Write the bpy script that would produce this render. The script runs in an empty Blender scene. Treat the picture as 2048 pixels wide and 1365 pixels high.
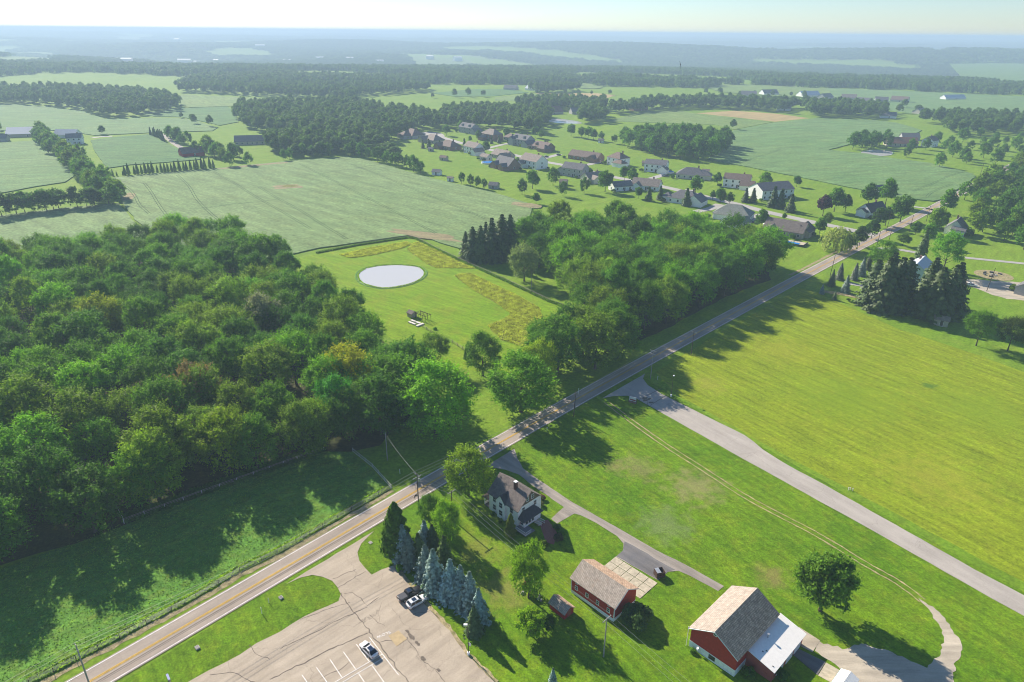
import bpy, bmesh, math, random
import numpy as np
from mathutils import Vector, Matrix
from mathutils.geometry import tessellate_polygon

sc = bpy.context.scene
COL = sc.collection
rad = math.radians

# ------------------------------------------------------------------ camera
CAM_H = 115.0
F_PX, HORIZON_Y, ROLL = 1365.0, 64.0, rad(0.56)
PITCH = math.atan((682.5 - HORIZON_Y) / F_PX)
_fw = Vector((0, math.cos(PITCH), -math.sin(PITCH)))
_rt0 = Vector((1, 0, 0)); _up0 = _rt0.cross(_fw)
_rt = _rt0 * math.cos(ROLL) + _up0 * math.sin(ROLL)
_up = -_rt0 * math.sin(ROLL) + _up0 * math.cos(ROLL)
cam_d = bpy.data.cameras.new('camera'); cam = bpy.data.objects.new('camera', cam_d); COL.objects.link(cam)
cam_d.sensor_width = 36.0; cam_d.lens = 36.0 * F_PX / 2048.0
cam_d.clip_start = 1.0; cam_d.clip_end = 80000.0
cam.matrix_world = Matrix(((_rt.x, _up.x, -_fw.x, 0), (_rt.y, _up.y, -_fw.y, 0), (_rt.z, _up.z, -_fw.z, CAM_H), (0, 0, 0, 1)))
sc.camera = cam

# ------------------------------------------------------------------ sky, sun, exposure
SUN_EL = rad(30.5)
SH = Vector((math.cos(rad(-48.7)), math.sin(rad(-48.7)), 0))      # the way shadows fall on the ground
to_sun = Vector((-SH.x * math.cos(SUN_EL), -SH.y * math.cos(SUN_EL), math.sin(SUN_EL)))
world = bpy.data.worlds.new('World'); sc.world = world; world.use_nodes = True
wn = world.node_tree.nodes; wl = world.node_tree.links
sky = wn.new('ShaderNodeTexSky'); sky.sky_type = 'NISHITA'; sky.sun_disc = False
sky.sun_elevation = SUN_EL; sky.sun_rotation = math.atan2(to_sun.x, to_sun.y)
sky.air_density = 1.0; sky.dust_density = 0.15; sky.ozone_density = 6.0; sky.altitude = 300
wn['Background'].inputs[1].default_value = 0.067
wl.new(sky.outputs[0], wn['Background'].inputs[0])
sd = bpy.data.lights.new('sun', 'SUN'); sd.energy = 4.35; sd.angle = rad(0.6); sd.color = (1.0, 0.91, 0.78)
sun = bpy.data.objects.new('sun', sd); COL.objects.link(sun)
sun.rotation_euler = (-to_sun).to_track_quat('-Z', 'Y').to_euler(); sun.location = (0, 0, 300)
sc.view_settings.view_transform = 'Standard'; sc.view_settings.look = 'None'
sc.view_settings.gamma = 1.0; sc.view_settings.use_curve_mapping = False
sc.view_settings.exposure = 1.14
cy = sc.cycles
cy.max_bounces = 6; cy.diffuse_bounces = 3; cy.glossy_bounces = 2; cy.transmission_bounces = 4
cy.transparent_max_bounces = 6; cy.volume_bounces = 2; cy.use_denoising = True
cy.filter_width = 1.0
cy.caustics_reflective = False; cy.caustics_refractive = False
cy.sample_clamp_indirect = 6.0

# ------------------------------------------------------------------ places: photo point -> point on the ground
def sstep(a, b, x):
    t = np.clip((np.asarray(x, float) - a) / (b - a), 0, 1); return t * t * (3 - 2 * t)
def terrain(x, y):
    x = np.asarray(x, float); y = np.asarray(y, float); r = np.hypot(x, y); s = sstep(1900, 3400, r)
    a = np.arctan2(x, y)
    h = 13 * np.sin(x / 520 + .5 + np.sin(y / 900)) * np.sin(y / 430 + 1) + 12 * np.sin((y + .3 * x) / 640 - 1) + 10 * np.cos(y / 1100 + x / 1600) - 12
    far = sstep(6500, 17000, r) * (26 + 9 * np.sin(a * 7 + .6) + 5 * np.sin(a * 23) + 3 * np.sin(a * 51 + 1) - 12 * a)
    return s * h * (1.75 - 1.15 * sstep(7500, 13000, r)) + far
def G(px, py, z=0.0):
    d = _fw * F_PX + _rt * (px - 1024) + _up * (682.5 - py)
    zz = z; x = y = 0
    for _ in range(5):
        t = (CAM_H - zz) / max(-d.z, 1e-3); x, y = d.x * t, d.y * t
        if math.hypot(x, y) < 1800: break
        zz = z + float(terrain(x, y))
    return Vector((x, y))
def GL(pts): return [G(*p) for p in pts]

# ------------------------------------------------------------------ mesh helpers
def prop(o, label=None, cat=None, group=None, kind=None):
    if label: o['label'] = label
    if cat: o['category'] = cat
    if group: o['group'] = group
    if kind: o['kind'] = kind
    return o
def raw(name, verts, faces, mat, parent=None, smooth=False):
    me = bpy.data.meshes.new(name); me.from_pydata([tuple(v) for v in verts], [], [tuple(f) for f in faces]); me.update()
    if mat: me.materials.append(mat)
    if smooth: me.polygons.foreach_set('use_smooth', [True] * len(me.polygons))
    return objm(name, me, parent)
def objm(name, me, parent=None):
    o = bpy.data.objects.new(name, me); COL.objects.link(o)
    if parent: o.parent = parent
    return o
def thing(name, label, cat, loc=(0, 0, 0), rz=0.0, group=None):
    o = bpy.data.objects.new(name, None); COL.objects.link(o); o.empty_display_size = .3
    o.location = loc if len(loc) == 3 else (loc[0], loc[1], 0); o.rotation_euler = (0, 0, rz)
    return prop(o, label, cat, group)
class MB:
    def __init__(s): s.v = []; s.f = []
    def add(s, vs, fs):
        n = len(s.v); s.v += [tuple(v) for v in vs]; s.f += [tuple(i + n for i in f) for f in fs]; return s
    def box(s, c, d, rz=0.0, taper=1.0):
        cx, cy_, cz = c; a, b, h = d[0] / 2, d[1] / 2, d[2] / 2; cs, sn = math.cos(rz), math.sin(rz); vs = []
        for k, z in ((1, -h), (taper, h)):
            for x, y in ((-a, -b), (a, -b), (a, b), (-a, b)):
                x, y = x * k, y * k; vs.append((cx + x * cs - y * sn, cy_ + x * sn + y * cs, cz + z))
        return s.add(vs, [(3, 2, 1, 0), (4, 5, 6, 7), (0, 1, 5, 4), (1, 2, 6, 5), (2, 3, 7, 6), (3, 0, 4, 7)])
    def tube(s, p0, p1, r0, r1=None, n=8, cap=True):
        p0, p1 = Vector(p0), Vector(p1); r1 = r0 if r1 is None else r1; d = (p1 - p0).normalized()
        u = d.orthogonal().normalized(); w = d.cross(u); vs = []
        for p, r in ((p0, r0), (p1, r1)):
            for k in range(n):
                t = 2 * math.pi * k / n; vs.append(p + u * (r * math.cos(t)) + w * (r * math.sin(t)))
        fs = [(k, (k + 1) % n, n + (k + 1) % n, n + k) for k in range(n)]
        if cap: fs += [tuple(range(n))[::-1], tuple(range(n, 2 * n))]
        return s.add(vs, fs)
    def path(s, pts, r, n=5):
        for a, b in zip(pts, pts[1:]): s.tube(a, b, r, r, n, False)
        return s
    def prism(s, poly, z0, z1):
        n = len(poly); vs = [(p[0], p[1], z0) for p in poly] + [(p[0], p[1], z1) for p in poly]
        return s.add(vs, [tuple(range(n))[::-1], tuple(range(n, 2 * n))] + [(k, (k + 1) % n, n + (k + 1) % n, n + k) for k in range(n)])
    def build(s, name, mat, parent=None, smooth=False): return raw(name, s.v, s.f, mat, parent, smooth)

def smooth_poly(pts, closed=True, n=6):
    P = [Vector(p) for p in pts]; out = []; m = len(P)
    rng = range(m) if closed else range(m - 1)
    for i in rng:
        if closed: a, b, c, d = P[i - 1], P[i], P[(i + 1) % m], P[(i + 2) % m]
        else: a, b, c, d = P[max(i - 1, 0)], P[i], P[i + 1], P[min(i + 2, m - 1)]
        for k in range(n):
            t = k / n; out.append(.5 * ((2 * b) + (c - a) * t + (2 * a - 5 * b + 4 * c - d) * t * t + (3 * b - a - 3 * c + d) * t ** 3))
    if not closed: out.append(P[-1])
    return out
def ragged(pts, step, amp, seed=0):
    R = random.Random(seed); out = []; m = len(pts)
    for i in range(m):
        a, b = Vector(pts[i]), Vector(pts[(i + 1) % m]); L = (b - a).length; k = max(1, int(L / step))
        nrm = Vector((-(b - a).y, (b - a).x)).normalized() if L > 1e-6 else Vector((0, 0))
        for j in range(k):
            out.append(a.lerp(b, j / k) + nrm * (R.uniform(-amp, amp)))
    return out
LAYER = 0.02
def sheet(name, pts, layer, mat, label=None, cat=None, parent=None, kind='structure', group=None, height=None, drape=False):
    z = layer * LAYER if height is None else height
    vs = [Vector((p[0], p[1], (float(terrain(p[0], p[1])) + 1.2 if drape else 0) + z)) for p in pts]
    tri = tessellate_polygon([[Vector((v.x, v.y, 0)) for v in vs]])
    fs = []
    for t in tri:
        a, b, c = (vs[i] for i in t)
        fs.append(t if (b - a).cross(c - a).z > 0 else t[::-1])
    if height is not None and height > .15:          # a crop stands up: give the block its sides
        n = len(vs); vs = vs + [Vector((v.x, v.y, 0.0)) for v in vs]
        fs += [(k, (k + 1) % n, n + (k + 1) % n, n + k) for k in range(n)]
    o = raw(name, vs, fs, mat, parent)
    if parent is None: prop(o, label, cat or name.replace('_', ' '), group, kind)
    return o
def ribbon_pts(line, w0, w1=None):
    L, R = [], []; m = len(line); w1 = w0 if w1 is None else w1
    for i in range(m):
        a, b = Vector(line[max(i - 1, 0)]), Vector(line[min(i + 1, m - 1)])
        t = (b - a).normalized(); n = Vector((-t.y, t.x)); L.append(Vector(line[i]) + n * w0); R.append(Vector(line[i]) - n * w1)
    return L, R
def ribbon(name, line, width, layer, mat, label=None, cat=None, parent=None, kind='structure', offset=0.0, height=None):
    L, R = ribbon_pts(line, offset + width / 2, -offset + width / 2)
    z = layer * LAYER if height is None else height; n = len(L)
    vs = [(p.x, p.y, z) for p in L] + [(p.x, p.y, z) for p in R]
    o = raw(name, vs, [(k + 1, k, n + k, n + k + 1) for k in range(n - 1)], mat, parent)
    if parent is None: prop(o, label, cat or name.replace('_', ' '), None, kind)
    return o

# ------------------------------------------------------------------ materials
class NT:
    def __init__(s, name):
        s.m = bpy.data.materials.new(name); s.m.use_nodes = True; s.t = s.m.node_tree; s.n = s.t.nodes; s.l = s.t.links
        s.b = s.n['Principled BSDF']; s.out = s.n['Material Output']
    def new(s, t, **kw):
        x = s.n.new(t)
        for k, v in kw.items(): setattr(x, k, v)
        return x
    def coord(s, scale=(1, 1, 1), rot=0.0):
        tc = s.new('ShaderNodeTexCoord'); mp = s.new('ShaderNodeMapping')
        mp.inputs['Rotation'].default_value = (0, 0, rot)
        s.l.new(tc.outputs['Object'], mp.inputs['Vector'])
        m2 = s.new('ShaderNodeMapping'); m2.inputs['Scale'].default_value = scale; s.l.new(mp.outputs[0], m2.inputs['Vector']); return m2.outputs[0]
    def noise(s, scale, vec=None, detail=4, rough=.55, dist=0.0):
        x = s.new('ShaderNodeTexNoise'); x.inputs['Scale'].default_value = scale; x.inputs['Detail'].default_value = detail
        x.inputs['Roughness'].default_value = rough; x.inputs['Distortion'].default_value = dist
        s.l.new(vec if vec is not None else s.coord(), x.inputs['Vector']); return x.outputs[0]
    def ramp(s, fac, a, b, lo=0.0, hi=1.0):
        x = s.new('ShaderNodeMapRange'); x.inputs[1].default_value = a; x.inputs[2].default_value = b
        x.inputs[3].default_value = lo; x.inputs[4].default_value = hi; x.clamp = True
        s.l.new(fac, x.inputs[0]); return x.outputs[0]
    def mix(s, fac, a, b, mode='MIX'):
        x = s.new('ShaderNodeMix', data_type='RGBA', blend_type=mode)
        for i, v in ((0, fac), (6, a), (7, b)):
            if isinstance(v, (tuple, list)): x.inputs[i].default_value = (*v[:3], 1)
            elif isinstance(v, (int, float)): x.inputs[i].default_value = v
            else: s.l.new(v, x.inputs[i])
        return x.outputs[2]
    def math(s, op, a, b=0.0):
        x = s.new('ShaderNodeMath', operation=op)
        for i, v in ((0, a), (1, b)):
            if isinstance(v, (int, float)): x.inputs[i].default_value = v
            else: s.l.new(v, x.inputs[i])
        return x.outputs[0]
    def val2col(s, v):
        x = s.new('ShaderNodeCombineColor')
        for i in range(3): s.l.new(v, x.inputs[i])
        return x.outputs[0]
    def bump(s, h, strength, dist):
        x = s.new('ShaderNodeBump'); x.inputs['Strength'].default_value = strength; x.inputs['Distance'].default_value = dist
        s.l.new(h, x.inputs['Height']); s.l.new(x.outputs[0], s.b.inputs['Normal'])
    def done(s, col, rough=.9, spec=.2):
        if isinstance(col, (tuple, list)): s.b.inputs['Base Color'].default_value = (*col[:3], 1)
        else: s.l.new(col, s.b.inputs['Base Color'])
        s.b.inputs['Roughness'].default_value = rough; s.b.inputs['Specular IOR Level'].default_value = spec
        return s.m

def M_plain(name, col, rough=.7, spec=.3, var=.12, scale=3.0, metal=0.0):
    t = NT(name); n = t.noise(scale, detail=3)
    c = t.mix(1.0, col, t.val2col(t.ramp(n, .3, .7, 1 - var, 1 + var)), 'MULTIPLY')
    t.b.inputs['Metallic'].default_value = metal
    return t.done(c, rough, spec)
def M_grass(name, c1, c2, c3, big=.03, mid=.25, fine=2.2, rot=0.0, stretch=5.0, streak=.5, bump=.6, patches=(), amp=.35, dist=.12):
    t = NT(name)
    base = t.mix(t.ramp(t.noise(big, detail=5, rough=.6), .35, .65), c1, c2)
    base = t.mix(t.ramp(t.noise(mid, detail=4, rough=.65), .48, .78, 0, .75), base, c3)
    st = t.noise(fine * .28, t.coord((1.0 / stretch, 1, 1), rot), 4, .6)
    base = t.mix(1.0, base, t.val2col(t.ramp(st, .25, .75, 1 - streak * .6, 1 + streak * .6)), 'MULTIPLY')
    fn = t.noise(fine, detail=3, rough=.7)
    base = t.mix(1.0, base, t.val2col(t.ramp(fn, .25, .75, 1 - amp, 1 + amp)), 'MULTIPLY')
    cl = t.noise(.75, detail=5, rough=.7)
    base = t.mix(1.0, base, t.val2col(t.ramp(cl, .3, .7, 1 - amp * .8, 1 + amp * .8)), 'MULTIPLY')
    for x, y, r, col, k in patches:
        tc = t.coord(); nz = t.new('ShaderNodeTexNoise'); nz.inputs['Scale'].default_value = .35; nz.inputs['Detail'].default_value = 5
        t.l.new(tc, nz.inputs['Vector'])
        va = t.new('ShaderNodeVectorMath', operation='DISTANCE'); t.l.new(tc, va.inputs[0]); va.inputs[1].default_value = (x, y, 0)
        dd = t.math('ADD', va.outputs['Value'], t.math('MULTIPLY', t.math('SUBTRACT', nz.outputs[0], .5), r * 2.6))
        base = t.mix(t.ramp(dd, r * .2, r * 1.1, k, 0), base, t.mix(1.0, col, t.val2col(t.ramp(fn, .25, .75, .7, 1.3)), 'MULTIPLY'))
    h = t.math('ADD', t.math('MULTIPLY', fn, .6), t.math('MULTIPLY', st, .8))
    t.bump(h, bump, dist)
    return t.done(base, .95, .12)
def M_asphalt(name, c1, c2, crack=.0, rot=0.0, tracks=.0, stain=.25, cs=.09):
    t = NT(name)
    base = t.mix(t.ramp(t.noise(.12, detail=5, rough=.65), .35, .65), c1, c2)
    fn = t.noise(4.0, detail=4, rough=.75)
    base = t.mix(1.0, base, t.val2col(t.ramp(fn, .3, .7, .88, 1.1)), 'MULTIPLY')
    st = t.noise(.5, t.coord((.12, 1, 1), rot), 4, .6)
    base = t.mix(1.0, base, t.val2col(t.ramp(st, .3, .7, 1 - stain, 1 + stain * .5)), 'MULTIPLY')
    if crack:
        nz = t.new('ShaderNodeTexNoise'); nz.inputs['Scale'].default_value = .5; nz.inputs['Detail'].default_value = 4
        tc = t.coord((1, 1, 1), rot); t.l.new(tc, nz.inputs['Vector'])
        add = t.new('ShaderNodeVectorMath', operation='ADD'); t.l.new(tc, add.inputs[0])
        sc_ = t.new('ShaderNodeVectorMath', operation='SCALE'); sc_.inputs['Scale'].default_value = 2.2
        t.l.new(nz.outputs[1], sc_.inputs[0]); t.l.new(sc_.outputs[0], add.inputs[1])
        vo = t.new('ShaderNodeTexVoronoi', feature='DISTANCE_TO_EDGE'); vo.inputs['Scale'].default_value = cs
        t.l.new(add.outputs[0], vo.inputs['Vector'])
        thin = t.ramp(vo.outputs['Distance'], .002, .008, crack, 0)
        gate = t.ramp(t.noise(.08, detail=2), .42, .6)
        base = t.mix(t.math('MULTIPLY', thin, gate), base, (.05, .045, .04))
    t.bump(fn, .25, .02)
    return t.done(base, .88, .25)
def M_foliage(name, trans=.3, spec=.25):
    t = NT(name)
    oi = t.new('ShaderNodeObjectInfo'); at = t.new('ShaderNodeAttribute', attribute_name='tone')
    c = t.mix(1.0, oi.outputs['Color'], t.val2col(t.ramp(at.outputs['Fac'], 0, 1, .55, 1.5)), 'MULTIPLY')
    t.done(c, .6, spec)
    tr = t.new('ShaderNodeBsdfTranslucent'); t.l.new(t.mix(1.0, c, (1.15, 1.25, .5), 'MULTIPLY'), tr.inputs[0])
    mx = t.new('ShaderNodeMixShader'); mx.inputs[0].default_value = trans
    t.l.new(t.b.outputs[0], mx.inputs[1]); t.l.new(tr.outputs[0], mx.inputs[2]); t.l.new(mx.outputs[0], t.out.inputs[0])
    return t.m
def M_roof(name, c1, c2, row=.28, brickw=.45, spots=0.0, scol=(.3, .12, .06)):
    t = NT(name); tc = t.new('ShaderNodeTexCoord')
    bk = t.new('ShaderNodeTexBrick'); bk.inputs['Scale'].default_value = 1.0; bk.inputs['Brick Width'].default_value = brickw
    bk.inputs['Row Height'].default_value = row; bk.inputs['Mortar Size'].default_value = .025; bk.inputs['Bias'].default_value = 0
    bk.inputs['Color1'].default_value = (*c1, 1); bk.inputs['Color2'].default_value = (*c2, 1); bk.inputs['Mortar'].default_value = (*[x * .45 for x in c2], 1)
    t.l.new(tc.outputs['UV'], bk.inputs['Vector'])
    c = t.mix(1.0, bk.outputs[0], t.val2col(t.ramp(t.noise(1.1, detail=5, rough=.7), .3, .7, .72, 1.25)), 'MULTIPLY')
    if spots: c = t.mix(t.ramp(t.noise(.7, detail=6, rough=.75), .55, .72, 0, spots), c, scol)
    t.bump(bk.outputs['Fac'], -.4, .03)
    return t.done(c, .85, .2)
def M_siding(name, col, pitch=.18, vert=False, var=.06, spots=0.0, scol=(.6, .58, .55)):
    t = NT(name); tc = t.new('ShaderNodeTexCoord'); sp = t.new('ShaderNodeSeparateXYZ'); t.l.new(tc.outputs['Object'], sp.inputs[0])
    src = t.math('ADD', sp.outputs[0], sp.outputs[1]) if vert else sp.outputs[2]
    fr = t.math('FRACT', t.math('DIVIDE', src, pitch)); groove = t.ramp(fr, 0, .14, 0, 1)
    c = t.mix(1.0, col, t.val2col(t.ramp(t.noise(1.6, detail=4), .3, .7, 1 - var * 2, 1 + var)), 'MULTIPLY')
    if spots: c = t.mix(t.ramp(t.noise(2.4, detail=5, rough=.75), .63, .7, 0, spots), c, scol)
    t.bump(groove, .5, .015)
    return t.done(c, .65, .25)

MT = {}
HAY = rad(-52)
MT['ground'] = M_grass('ground_grass', (.13, .235, .012), (.165, .26, .016), (.21, .27, .03), big=.012, mid=.11, fine=1.1, rot=HAY, streak=.35, amp=.3, bump=.5)
MT['lawn'] = M_grass('lawn_grass', (.080, .175, .004), (.125, .22, .006), (.18, .23, .012), big=.05, mid=.22, fine=2.4, rot=rad(54.7), stretch=7, streak=.55, amp=.4, bump=.8,
    patches=[(G(1390, 975).x, G(1390, 975).y, 9, (.27, .24, .10), .65), (G(1275, 935).x, G(1275, 935).y, 7, (.25, .21, .09), .5), (G(1330, 1050).x, G(1330, 1050).y, 8, (.17, .22, .08), .6),
             (G(1545, 1155).x, G(1545, 1155).y, 4.5, (.24, .18, .07), .6), (G(1230, 930).x, G(1230, 930).y, 4, (.26, .2, .09), .45), (G(1010, 1180).x, G(1010, 1180).y, 7, (.23, .22, .05), .7), (G(960, 1100).x, G(960, 1100).y, 6, (.22, .22, .04), .6)])
MT['hayfield'] = M_grass('hayfield_grass', (.205, .262, .010), (.18, .25, .010), (.24, .27, .018), big=.035, mid=.18, fine=2.0, rot=rad(54.7), stretch=10, streak=.6, amp=.34, bump=.8,
    patches=[(*G(1700, 800), 22, (.16, .25, .010), .6), (*G(1870, 960), 16, (.31, .31, .03), .5), (*G(1560, 700), 14, (.30, .30, .03), .4), (*G(1950, 820), 20, (.17, .26, .012), .5), (*G(1420, 770), 8, (.29, .28, .04), .5), (*G(1860, 773), 3, (.07, .15, .02), .8)])
MT['pasture'] = M_grass('pasture_grass', (.085, .21, .028), (.11, .23, .03), (.20, .24, .035), big=.05, mid=.3, fine=2.0, rot=rad(-40), streak=.45, amp=.45, bump=1.0)
MT['clearing'] = M_grass('clearing_grass', (.145, .26, .006), (.175, .275, .008), (.22, .25, .018), big=.03, mid=.12, fine=1.6, rot=rad(35), stretch=8, streak=.4, amp=.3)
MT['weeds'] = M_grass('weed_meadow', (.17, .17, .035), (.2, .18, .05), (.10, .14, .02), big=.12, mid=.5, fine=1.6, stretch=2, streak=.5, amp=.55, bump=1.0)
MT['verge'] = M_grass('dry_verge', (.36, .29, .17), (.31, .26, .13), (.10, .14, .02), big=.2, mid=.5, fine=3, stretch=3, streak=.4, amp=.4)
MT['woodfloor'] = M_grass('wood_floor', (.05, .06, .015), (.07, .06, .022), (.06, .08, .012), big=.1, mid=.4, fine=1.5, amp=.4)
def M_crop(name, c1, c2, c3, rot): return M_grass(name, c1, c2, c3, big=.014, mid=.05, fine=.55, rot=rot, stretch=6, streak=.5, bump=1.0, amp=.36, dist=.4)
MT['soy'] = M_crop('soybean_leaves', (.155, .235, .085), (.175, .25, .095), (.20, .26, .09), rad(40))
MT['soy2'] = M_crop('soybean_leaves_deep', (.12, .215, .07), (.145, .23, .08), (.17, .24, .07), rad(-20))
MT['corn'] = M_crop('corn_leaves', (.075, .17, .045), (.095, .185, .05), (.12, .20, .05), rad(10))
MT['paleleaf'] = M_crop('pale_crop', (.17, .24, .06), (.14, .22, .055), (.20, .25, .07), rad(60))
MT['stubble'] = M_grass('wheat_stubble', (.42, .30, .13), (.36, .27, .12), (.30, .27, .10), big=.01, mid=.06, fine=.8, rot=rad(-30), stretch=8, amp=.15)
MT['soil'] = M_grass('bare_soil', (.27, .22, .12), (.25, .21, .11), (.20, .23, .09), big=.1, mid=.3, fine=1.5, amp=.3)
MT['rut'] = M_plain('wheel_rut', (.05, .09, .03), .95, .1)
MT['road'] = M_asphalt('road_asphalt', (.33, .275, .225), (.39, .325, .265), crack=.3, rot=rad(-46.5), stain=.22, cs=.22)
MT['sideroad'] = M_asphalt('side_road_asphalt', (.38, .34, .295), (.43, .385, .335), crack=.3, rot=rad(54.7), stain=.14, cs=.12)
MT['lot'] = M_asphalt('parking_asphalt', (.40, .33, .25), (.46, .385, .295), crack=.35, rot=rad(-46), stain=.2)
MT['drive'] = M_asphalt('driveway_asphalt', (.36, .31, .26), (.29, .255, .22), crack=.2, rot=rad(45), stain=.3)
MT['drive2'] = M_asphalt('dark_driveway_asphalt', (.15, .145, .15), (.19, .175, .165), crack=.2, rot=rad(45), stain=.3)
MT['street'] = M_asphalt('street_concrete', (.36, .34, .31), (.41, .385, .35), stain=.08)
MT['concrete'] = M_plain('concrete', (.47, .41, .30), .9, .2, .2, 1.2)
MT['patch'] = M_plain('concrete_patch', (.46, .35, .20), .9, .2, .1, 1.2)
MT['gravel'] = M_asphalt('gravel', (.52, .45, .345), (.43, .37, .285), stain=.3)
MT['whitepaint'] = M_plain('white_road_paint', (.84, .81, .77), .8, .2, .22, 2)
MT['yellowpaint'] = M_plain('yellow_road_paint', (.68, .42, .05), .8, .2, .25, 2)
MT['tar'] = M_plain('tar_seam', (.15, .12, .095), .8, .2, .3, 3)
MT['brickpave'] = M_plain('brick_paving', (.30, .12, .09), .9, .2, .2, 4)
MT['water'] = None
def M_water(name, col, rough=.04):
    t = NT(name); t.bump(t.noise(.6, t.coord((1, .4, 1)), 5, .65), .3, .06); t.b.inputs['IOR'].default_value = 1.33
    return t.done(col, rough, .5)
MT['pondglare'] = M_water('pond_water_sky_glare', (.50, .49, .475), .1)  # sky glare on the water is put into the pale base colour
MT['poolwater'] = M_water('pool_water', (.02, .22, .62), .1)
MT['whitewall'] = M_siding('white_siding', (.86, .85, .83), .16)
MT['creamwall'] = M_siding('cream_siding', (.62, .57, .48), .16)
MT['greywall'] = M_siding('grey_siding', (.36, .36, .36), .16)
MT['tanwall'] = M_siding('tan_siding', (.46, .40, .32), .16)
MT['brickwall'] = M_siding('brick_wall', (.26, .15, .11), .09)
MT['bluewall'] = M_siding('pale_blue_siding', (.55, .63, .70), .16)
MT['brownshake'] = M_siding('brown_shake', (.17, .125, .09), .22)
MT['redwall'] = M_siding('red_barn_boards', (.46, .032, .026), .24, True, .08, .55)
MT['redwall2'] = M_siding('faded_red_boards', (.42, .10, .08), .24, True, .08)
MT['whitemetal'] = M_siding('white_metal_roof', (.93, .88, .80), .6, True, .03)
MT['foundation'] = M_plain('whitewashed_foundation', (.84, .83, .81), .85, .2, .1, 2)
MT['trim'] = M_plain('white_trim', (.78, .77, .75), .6, .3, .04)
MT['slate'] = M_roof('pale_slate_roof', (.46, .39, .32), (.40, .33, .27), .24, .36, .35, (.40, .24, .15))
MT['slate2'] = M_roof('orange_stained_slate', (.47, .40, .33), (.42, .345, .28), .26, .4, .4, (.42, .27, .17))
MT['slateshade'] = M_roof('shade_slope_worn_slate', (.66, .46, .31), (.48, .31, .205), .42, .5, .5, (.19, .10, .07))  # worn slate for slopes facing away from sun, colour lifted to offset their shade
MT['shingle'] = M_roof('grey_brown_shingles', (.25, .205, .18), (.18, .15, .135), .2, .35)
MT['shingledark'] = M_roof('charcoal_shingles', (.085, .09, .10), (.065, .07, .08), .2, .35)
MT['r_brown'] = M_roof('brown_shingles', (.235, .17, .14), (.20, .145, .12), .3, .5)
MT['r_grey'] = M_roof('grey_shingles', (.20, .19, .195), (.165, .16, .165), .3, .5)
MT['r_tan'] = M_roof('tan_shingles', (.31, .255, .215), (.27, .22, .185), .3, .5)
MT['r_green'] = M_roof('grey_green_shingles', (.27, .28, .245), (.23, .245, .21), .3, .5)
MT['r_red'] = M_roof('red_brown_roof', (.28, .14, .11), (.24, .12, .09), .3, .5)
MT['r_metal'] = M_siding('pale_metal_roof', (.5, .53, .58), .6, True, .05)
MT['teal'] = M_plain('teal_trim', (.03, .25, .22), .5)
def M_glass(name, col=(.03, .04, .05), rough=.08):
    t = NT(name); return t.done(col, rough, .6)
MT['pane'] = M_glass('window_glass'); MT['carglass'] = M_glass('car_glass', (.015, .018, .025), .05)
MT['roofglass'] = M_glass('car_roof_glass', (.02, .035, .07), .06)
MT['door'] = M_plain('dark_door', (.08, .06, .05), .6)
MT['garagedoor'] = M_siding('white_garage_door', (.70, .69, .66), .5)
MT['chimney'] = M_siding('chimney_brick', (.14, .06, .045), .09)
MT['bark'] = M_plain('bark', (.10, .075, .055), .95, .1, .3, 2)
MT['polewood'] = M_plain('dark_pole_wood', (.09, .065, .05), .9, .1, .25, 2)
MT['palewood'] = M_plain('weathered_pole_wood', (.33, .30, .27), .9, .1, .2, 2)
MT['fencewood'] = M_plain('weathered_fence_wood', (.38, .31, .25), .9, .1, .25, 2)
MT['fencepale'] = M_plain('pale_fence_wood', (.62, .58, .53), .9, .1, .2, 2)
MT['wire'] = M_plain('wire', (.35, .37, .33), .5, .4, .05, 1)
MT['cable'] = M_plain('cable', (.22, .23, .2), .5, .4, .05, 1)
MT['galv'] = M_plain('galvanised_metal', (.45, .46, .47), .45, .5, .08, 2, .6)
MT['darkmetal'] = M_plain('dark_metal', (.05, .05, .055), .5, .4, .1, 2)
MT['insul'] = M_plain('insulator', (.5, .5, .48), .3, .5, .05)
MT['tyre'] = M_plain('tyre_rubber', (.02, .02, .02), .85, .2, .1)
MT['rim'] = M_plain('wheel_rim', (.5, .5, .52), .35, .5, .05, 2, .7)
def M_paint(name, col):
    t = NT(name); t.b.inputs['Coat Weight'].default_value = .6; t.b.inputs['Coat Roughness'].default_value = .05
    return t.done(col, .35, .5)
MT['c_black'] = M_paint('black_car_paint', (.012, .012, .015)); MT['c_white'] = M_paint('white_car_paint', (.78, .76, .74)); MT['c_silver'] = M_paint('silver_white_car_paint', (.68, .66, .66))
MT['tonneau'] = M_plain('bed_cover', (.06, .062, .075), .7, .3, .1, 3)
MT['red_light'] = M_paint('tail_light', (.35, .02, .02)); MT['head_light'] = M_paint('head_light', (.7, .7, .72))
MT['rust'] = M_plain('rusty_steel', (.075, .045, .035), .85, .2, .35, 3)
MT['signred'] = M_plain('sign_red', (.30, .07, .05), .6)
MT['leaf'] = M_foliage('leaves', .45, .08); MT['needle'] = M_foliage('needles', .12, .3)
MT['feather'] = M_plain('dark_feathers', (.02, .02, .02), .8)
MT['flower'] = M_plain('flowers', (.5, .12, .10), .8, .2, .4, 5)
MT['stone'] = M_plain('grey_stone', (.33, .31, .28), .9, .2, .25, 2)
MT['deck'] = M_plain('grey_deck', (.17, .165, .165), .8)

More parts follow.
